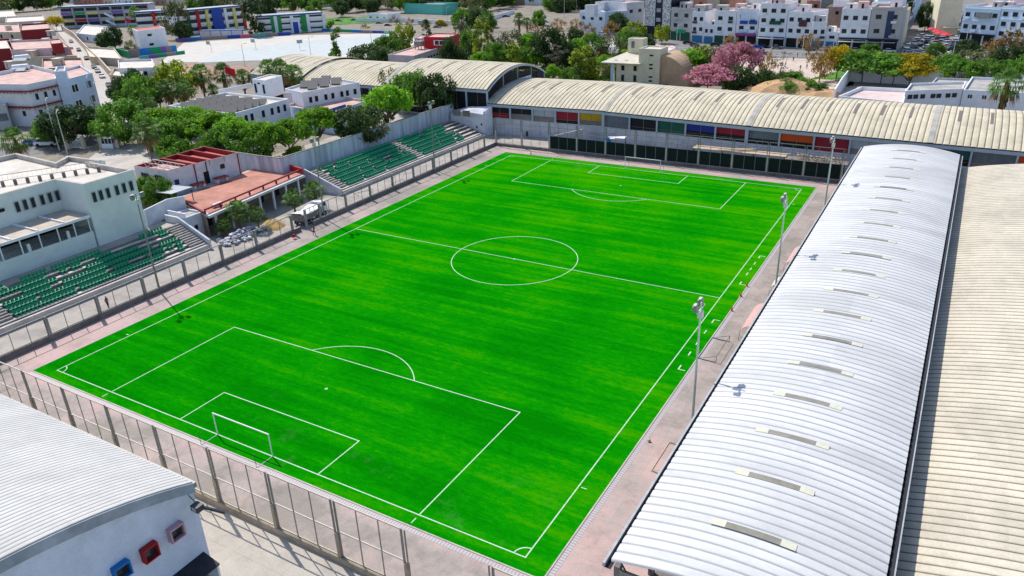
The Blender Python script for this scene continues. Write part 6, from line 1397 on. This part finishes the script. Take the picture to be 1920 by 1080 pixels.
for i, q in enumerate(((-348.5, 374.9), (-319.8, 358.6), (-318.6, 370.5), (-320.9, 386.7), (-302.5, 380.7), (-276.4, 364.6), (-274.1, 376.4), (-275.2, 392.1), (-258.1, 386.2), (-234.0, 370.5), (-226.9, 382.6), (-223.6, 398.3), (-207.9, 392.5), (-187.4, 377.0), (-185.0, 388.1), (-183.9, 403.1), (-383.8, 416.1), (-383.6, 430.9), (-349.1, 410.0), (-344.3, 419.8), (-343.9, 434.3), (-312.3, 413.7), (-307.3, 423.3), (-305.3, 437.6), (-276.5, 417.4), (-270.8, 426.8), (-262.4, 441.2), (-232.8, 421.8), (-227.8, 430.9), (-225.4, 444.4), (-202.4, 424.9), (-197.2, 433.8), (-194.3, 447.0))):
    tree(('dark', 'mid', 'dark', 'olive', 'mid')[i % 5], q, (11, 13, 10, 12)[i % 4], (7, 8, 6.5)[i % 3], '%s tree, %s in the %s line of the belt at the top' % (('dark', 'green', 'dark', 'dull olive', 'green')[i % 5], ('far left', 'left', 'middle', 'right', 'far right')[min(4, (i % 16)*5//16)], 'front' if i < 16 else 'rear'), 3*max(0, min(1, (-60-q[0])/60)), group='tree belt at the top of the picture')
for i, q in enumerate(((-598.9, 322.2), (-597.1, 332.0), (-595.3, 342.0), (-593.4, 352.2), (-609.6, 371.3), (-581.1, 306.3), (-379.3, 331.0), (-352.0, 321.5), (-326.7, 312.6))):
    tree(('mid', 'dark', 'olive')[i % 3], q, 14, 9, ('tree in the dark grove at the top left corner' if i < 6 else 'tree rising behind the roof of the fin school'), 3, group='grove at the top left' if i < 6 else 'trees behind the school')
for k, q, h, r, lab in (('brown', (-201.1, 316.7), 6, 3.2, 'first small brown street tree before the white wall'), ('brown', (-182.7, 306.6), 6, 3, 'second small brown street tree before the white wall'), ('brown', (-169.2, 302.6), 6, 3, 'third small brown street tree before the white wall'), ('yellow', (-160.6, 303.9), 6, 3, 'small yellow street tree before the white wall'), ('brown', (-196.6, 286.2), 5, 3, 'small orange-brown tree beyond the court wall'),
  ('mid', (-144.4, 301.4), 11, 6, 'rounded green tree at the wall corner above the junction'), ('dark', (-136.9, 302.2), 12, 6.5, 'dark tree next to the rounded one above the junction'), ('mid', (-131.3, 302.7), 10, 5, 'green tree at the street side of the compound wall'),
  ('dark', (-66.4, 177.5), 13, 5, 'dark bluish tree at the right end of the red and white house'), ('olive', (-100.4, 234.3), 12, 4, 'pale olive tree behind the red upper floor'), ('col', (-83.3, 220.2), 15, 2.6, 'left one of two tall poplars in the park'), ('col', (-81.8, 224.6), 15, 2.6, 'right one of two tall poplars in the park'),
  ('grey', (-76.1, 223.0), 11, 6, 'grey leafless-looking tree right of the poplars'), ('olive', (-72.0, 225.9), 10, 5, 'olive grey tree in the park below the junction'), ('col', (-53.5, 194.9), 11, 2.6, 'slim yellowish tree in the middle of the park'), ('bright', (-71.5, 201.9), 6, 4, 'bright low tree at the front of the park by the halls'), ('mid', (-64.7, 200.1), 9, 4.5, 'green tree in the front of the park'), ('bright', (-67.5, 232.5), 9, 5, 'bright green tree in the park below the junction trees'),
  ('mid', (-91.2, 225.5), 10, 4, 'tree at the left of the park by the house'), ('mid', (-60.3, 200.0), 7, 4, 'small tree close behind the left hall roof'), ('mid', (-53.7, 203.5), 7.5, 4, 'small tree behind the arched end of the left halls'), ('bright', (-50.2, 204.9), 6, 3.5, 'bright low tree beside the arched hall end'),
  ('dark', (-45.9, 207.0), 13, 6, 'dark grey-green tree in the centre of the park'), ('grey', (-36.9, 193.3), 11, 5.5, 'grey branching tree in the centre of the park'), ('dark', (-39.4, 207.0), 10, 3.2, 'dark tree left of the yellow bamboo'), ('bright', (-42.6, 221.2), 9, 4.4, 'bright tree behind the yellow bamboo'), ('col', (-24.5, 185.6), 11, 3.4, 'yellow bamboo-like clump left of the cream house, left half'), ('col', (-23.2, 188.6), 11, 3.2, 'yellow bamboo-like clump left of the cream house, right half'), ('col', (-21.5, 189.9), 7, 2.4, 'low yellow bamboo clump at the cream house corner'),
  ('mid', (-42.8, 234.5), 9, 4, 'green tree above the yellow bamboo'), ('grey', (-35.3, 228.4), 8, 4, 'brown twiggy tree behind the cream house roof'), ('olive', (-29.4, 224.3), 9, 4.5, 'olive tree between the cream house and the road'), ('mid', (-32.8, 247.4), 9, 5, 'green tree above the cream turret'), ('dark', (-27.2, 247.2), 8, 4.5, 'dark shrubby tree behind the cream tower'),
  ('dark', (-60.0, 301.5), 10, 4.5, 'dark round tree in front of the pale blue villa wing'), ('brown', (-94.2, 308.5), 7, 4, 'orange-brown tree at the left of the villa garden'), ('brown', (-83.1, 305.2), 7, 4, 'orange-brown tree in front of the pale blue villa'), ('brown', (-73.1, 297.8), 6, 3.6, 'reddish tree before the villa door'), ('dark', (-70.1, 278.1), 6, 3.5, 'dark bush-like tree by the villa garden wall'), ('brown', (-60.6, 294.1), 7.5, 4, 'brown-yellow tree before the villa wing'),
  ('lime', (-48.7, 291.6), 7.5, 5, 'yellow-green round tree left of the patterned block'), ('lime', (-33.6, 286.3), 7, 3.8, 'yellow-green round tree in front of the black block'), ('dark', (-132.0, 388.5), 12, 7, 'dark tree above the lawn by the villa'), ('dark', (-131.7, 405.9), 12, 7, 'dark tree behind the villa at the top'), ('mid', (-146.4, 402.6), 11, 6, 'green tree by the lawn left of the dark ones'), ('dark', (-121.2, 405.9), 12, 6, 'dark tree above the roof boxes of the villa'), ('mid', (-112.5, 322.6), 9, 4, 'dull tree at the corner of the lawn'), ('brown', (-95.1, 287.6), 7, 4, 'yellow-brown street tree on the junction')):
    tree(k, q, h, r, lab, 0)
for k, q, h, r, lab in (('bright', (5.2, 202.0), 9, 6.5, 'bright lime tree behind the curved vault'), ('lime', (8.1, 207.9), 9, 6, 'yellow-green tree left of the tall pink tree'), ('olive', (13.8, 204.3), 9, 6, 'olive tree between the lime and the pink trees'), ('dark', (16.0, 201.0), 7, 4.5, 'dark green tree behind the lower pink tree'),
  ('pink', (22.2, 195.5), 12.5, 6.8, 'tall pink blossom tree by the main road'), ('pink', (18.3, 181.3), 8, 7, 'lower rounded pink blossom tree behind the halls'), ('dark', (25.3, 186.4), 7, 4, 'dark shrub tree under the tall pink one'), ('dark', (31.4, 189.1), 6, 3.6, 'dark palm-like shrub right of the tall pink tree'), ('mid', (23.0, 187.1), 5, 4, 'low green shrub tree right of the lower pink one'),
  ('brown', (28.1, 208.7), 8, 3.2, 'small orange tree by the bright blue car'), ('grey', (33.9, 200.7), 10, 4, 'bare twiggy tree on the plaza'), ('brown', (43.3, 211.7), 10, 4.6, 'brown tree at the road edge of the plaza'), ('yellow', (47.3, 216.5), 10, 4.8, 'orange-yellow tree right of the brown one'), ('flat', (54.8, 215.5), 9, 8, 'wide flat green tree in front of the cafe'), ('flat', (60.1, 213.8), 8.5, 8, 'wide flat dark-green tree before the white compound wall'), ('flat', (63.3, 214.0), 8, 6, 'flat green tree touching the yellow ones'), ('flat', (51.1, 218.1), 7, 6, 'lower green tree at the left end of the wide flat ones'),
  ('yellow', (67.7, 214.4), 9, 6, 'upper golden yellow tree by the car park'), ('yellow', (67.9, 209.7), 7, 5, 'lower golden yellow tree above the white wall'), ('dark', (71.7, 231.0), 7, 3.5, 'dark tree right of the golden trees'), ('mid', (76.9, 225.5), 7, 4, 'green tree at the left of the lawn by the car park'), ('olive', (79.9, 236.9), 7, 4.5, 'grey-green tree before the cars at the right'), ('olive', (85.2, 236.0), 7, 5.5, 'broad grey-green tree in the right park'), ('mid', (80.4, 213.5), 7, 5, 'bright-edged tree above the compound wall at the right'), ('mid', (85.7, 217.2), 7, 5, 'green tree left of the tall palm'),
  ('dark', (92.0, 230.3), 9, 5, 'dark twiggy tree at the right edge'), ('brown', (90.8, 244.9), 12, 7.5, 'large orange-yellow tree before the pale blue houses'), ('mid', (93.8, 218.5), 8, 5, 'green tree at the right edge under the dark one'), ('dark', (79.8, 270.7), 6, 4.5, 'dark round bush tree in the car park'), ('mid', (70.5, 274.0), 4.5, 3, 'small green tree among the cars'), ('dark', (61.6, 356.9), 11, 4, 'dark tree at the side street corner of the blank cream house'), ('dark', (49.7, 385.4), 12, 4, 'dark tree up the side street beside the blue wall'),
  ('brown', (28.8, 272.4), 7, 4, 'brown street tree before the glazed bay house'), ('brown', (1.0, 267.2), 6.5, 3.4, 'small brown street tree before the arched loggias'), ('mid', (50.3, 262.9), 5, 4, 'green shrub tree before the cafe awning'), ('mid', (39.5, 184.9), 4.5, 4.5, 'green shrub tree by the sand heap'), ('mid', (41.9, 195.2), 3.5, 3.5, 'green shrub tree at the corner of the old low wall'), ('mid', (46.9, 183.8), 4.5, 3, 'green tree between the sand heap and the white complex')):
    tree(k, q, h, r, lab, 0)
for i in range(46):
    x, y = rn.uniform(-92, 4), rn.uniform(152, 226)
    if -125 < x < -84 and y < 225 or x > -17: continue
    h = rn.uniform(4, 8); kk = rn.choice(['mid', 'olive', 'bright', 'lime', 'dark', 'mid', 'grey', 'col']); tree(kk, (x, y), h, h*.45, 'small %s tree in the %s part of the mixed growth behind the halls' % ({'mid': 'green', 'olive': 'dull olive', 'bright': 'bright green', 'lime': 'yellow-green', 'dark': 'dark', 'grey': 'twiggy grey', 'col': 'slim upright'}[kk], 'left' if x < -60 else 'middle' if x < -38 else 'right'), 0, group='mixed small trees in the park')
palm((-102.0, 253.8), 14, 3.4, 'palm at the left of the poplars', 0, 1.1); palm((-89.4, 262.0), 14, 3.4, 'tall palm at the palm junction', 0, 1.4); palm((-104.4, 295.7), 9, 3, 'short palm right of the tall one at the junction', 0, 1.2); palm((-32.6, 221.1), 10, 3.6, 'palm with a brown skirt behind the cream house', 0, 1.8)
bush('mid', (31.2, 203.0), 3, 4.5, 'dense green bush by the sand heap at the left', 0); bush('mid', (35.3, 205.1), 3.5, 5, 'dense green bush behind the sand heap', 0)
for k, q, h, r, lab in (('dark', (-177.6, 435.5), 9, 5, 'dark tree at the far side of the palm junction'), ('mid', (-141.2, 395.8), 10, 6, 'green tree at the edge of the lawn nearest the junction'), ('dark', (-143.6, 416.6), 12, 7, 'large dark tree behind the lawn'), ('dark', (-136.9, 432.4), 12, 7, 'large dark tree behind the two roof boxes'), ('mid', (-184.5, 418.9), 9, 5, 'green tree between the jumbled cars and the junction'), ('olive', (-183.0, 468.9), 11, 6, 'olive tree beyond the jumbled cars'),
   ('dark', (-259.4, 338.0), 9, 5, 'dark tree on the lawn behind the green-panelled school'), ('dark', (-247.1, 353.8), 9, 5, 'dark tree on the lawn left of the flag'), ('mid', (-284.6, 341.2), 9, 5, 'green tree just right of the green-panelled school')):
    tree(k, q, h, r, lab, 0 if q[0] > -100 else 3)
# ================================================================ PEOPLE
def person_mesh(seed, shirt, trousers, walk=.18):
    """one skinned figure: joints with radii, grown with the Skin modifier"""
    J = {'pel': (0, 0, .95, .14), 'bel': (0, 0, 1.12, .13), 'che': (0, 0, 1.34, .165), 'nek': (0, .01, 1.5, .06), 'hed': (0, .02, 1.62, .095), 'top': (0, .015, 1.74, .07)}
    for s, n in ((-1, 'l'), (1, 'r')):
        w = walk*s
        J.update({n+'hip': (.1*s, 0, .9, .095), n+'kne': (.11*s, .06+w*.6, .5, .065), n+'ank': (.11*s, w, .09, .04), n+'toe': (.12*s, w+.16, .04, .035),
                  n+'sho': (.19*s, 0, 1.4, .06), n+'elb': (.25*s, -.03-w*.5, 1.13, .042), n+'wri': (.25*s, .08-w*.8, .88, .03), n+'han': (.25*s, .12-w*.9, .79, .035)})
    E = [('pel', 'bel'), ('bel', 'che'), ('che', 'nek'), ('nek', 'hed'), ('hed', 'top')]
    for n in 'lr': E += [('pel', n+'hip'), (n+'hip', n+'kne'), (n+'kne', n+'ank'), (n+'ank', n+'toe'), ('che', n+'sho'), (n+'sho', n+'elb'), (n+'elb', n+'wri'), (n+'wri', n+'han')]
    K = list(J); me = bpy.data.meshes.new('p'); me.from_pydata([J[k][:3] for k in K], [(K.index(a), K.index(b)) for a, b in E], [])
    o = bpy.data.objects.new('p', me); C.objects.link(o); m = o.modifiers.new('s', 'SKIN'); o.modifiers.new('d', 'SUBSURF').levels = 1
    for i, k in enumerate(K): me.skin_vertices[0].data[i].radius = (J[k][3], J[k][3]*(.72 if k in ('che', 'bel', 'pel') else 1))
    me.skin_vertices[0].data[0].use_root = True
    out = bpy.data.meshes.new_from_object(o.evaluated_get(bpy.context.evaluated_depsgraph_get())); bpy.data.objects.remove(o)
    out.materials.clear()
    for mm in (shirt, trousers, mat('skin', (.35, .2, .13), .6, .05, 3), mat('dark_hair', (.02, .015, .012), .8, .2, 5), rubber): out.materials.append(mm)
    for p in out.polygons:
        c = p.center; p.use_smooth = True
        p.material_index = 4 if c.z < .08 else 1 if c.z < .98 and abs(c.x) < .215 else (2 if c.z < 1.0 else 0) if c.z < 1.48 else 3 if (c.z > 1.68 or c.y < -.02) and c.z > 1.56 else 2
    out.name = 'person'; return out
shirts = {'dark red': (.28, .02, .02), 'dark': (.02, .02, .025), 'white': (.7, .7, .7), 'blue': (.03, .08, .3), 'brown': (.18, .1, .06)}
PMh = {k: person_mesh(i, mat('shirt_'+k.replace(' ', '_'), v, .8, .1, 3), mat('dark_trousers', (.03, .03, .045), .85, .1, 3), (.22, .15, .1, .2, .05)[i]) for i, (k, v) in enumerate(shirts.items())}
def person(q, z, rot, c, label, group=None):
    o = inst('person', PMh[c], None, (*q, z), rot); tag(o, label, 'person', group); return o
person((-4.1, 45.2), 0, 2.2, 'dark red', 'person in a dark red top walking by the gate in the left fence')
person((-9.7, 12.8), 0, -1.2, 'brown', 'person in brown standing behind a concrete post of the left fence')
for i, (q, c) in enumerate((((27.8, 250.7), 'dark'), ((27.1, 261.4), 'dark'), ((29.9, 262.2), 'dark'), ((35.2, 235.5), 'dark'), ((34.7, 250.2), 'blue'), ((42.0, 242.4), 'dark'), ((27.9, 238.1), 'brown'), ((26.5, 232.8), 'dark'), ((44.8, 248.2), 'dark'), ((14.7, 275.8), 'white'), ((33.7, 232.7), 'dark'), ((37.9, 238.7), 'dark red'))):
    person(q, .08, i*1.3, c, {'dark': 'person in dark clothes standing on the sandy plaza', 'blue': 'only person in a blue top on the sandy plaza', 'brown': 'only person in a brown top on the sandy plaza', 'white': 'person in white at the kerb of the main road', 'dark red': 'only person in a dark red top on the sandy plaza'}[c], 'people on the plaza')
bg_ = thing('red_bag', 'small red bag hanging on the low wall by the gate', 'bag', (*(-6.1, 42.6), .55)); MB().hexa([(-.1,-.3,-.3),(.25,-.3,-.3),(.25,.3,-.3),(-.1,.3,-.3),(-.05,-.2,.2),(.15,-.2,.2),(.15,.2,.2),(-.05,.2,.2)]).build('body', red, bg_); MB().tube((.05, -.1, .2), (.05, .1, .34), .02).build('strap', dred, bg_)
gt = thing('open_gate', 'open bar gate standing across the gap in the left fence', 'gate', (-7.7, 47.3, 0), .35); m_ = MB()
for x in range(7): m_.box(-.1-x*.35, -.06-x*.35, -.02, .02, .2, 2.4)
m_.box(-2.3, 0, -.03, .03, 2.36, 2.42); m_.box(-2.3, 0, -.03, .03, .2, .26); m_.build('bar_panel', steel, gt)
# the car prototype is itself the first car; nothing is left over
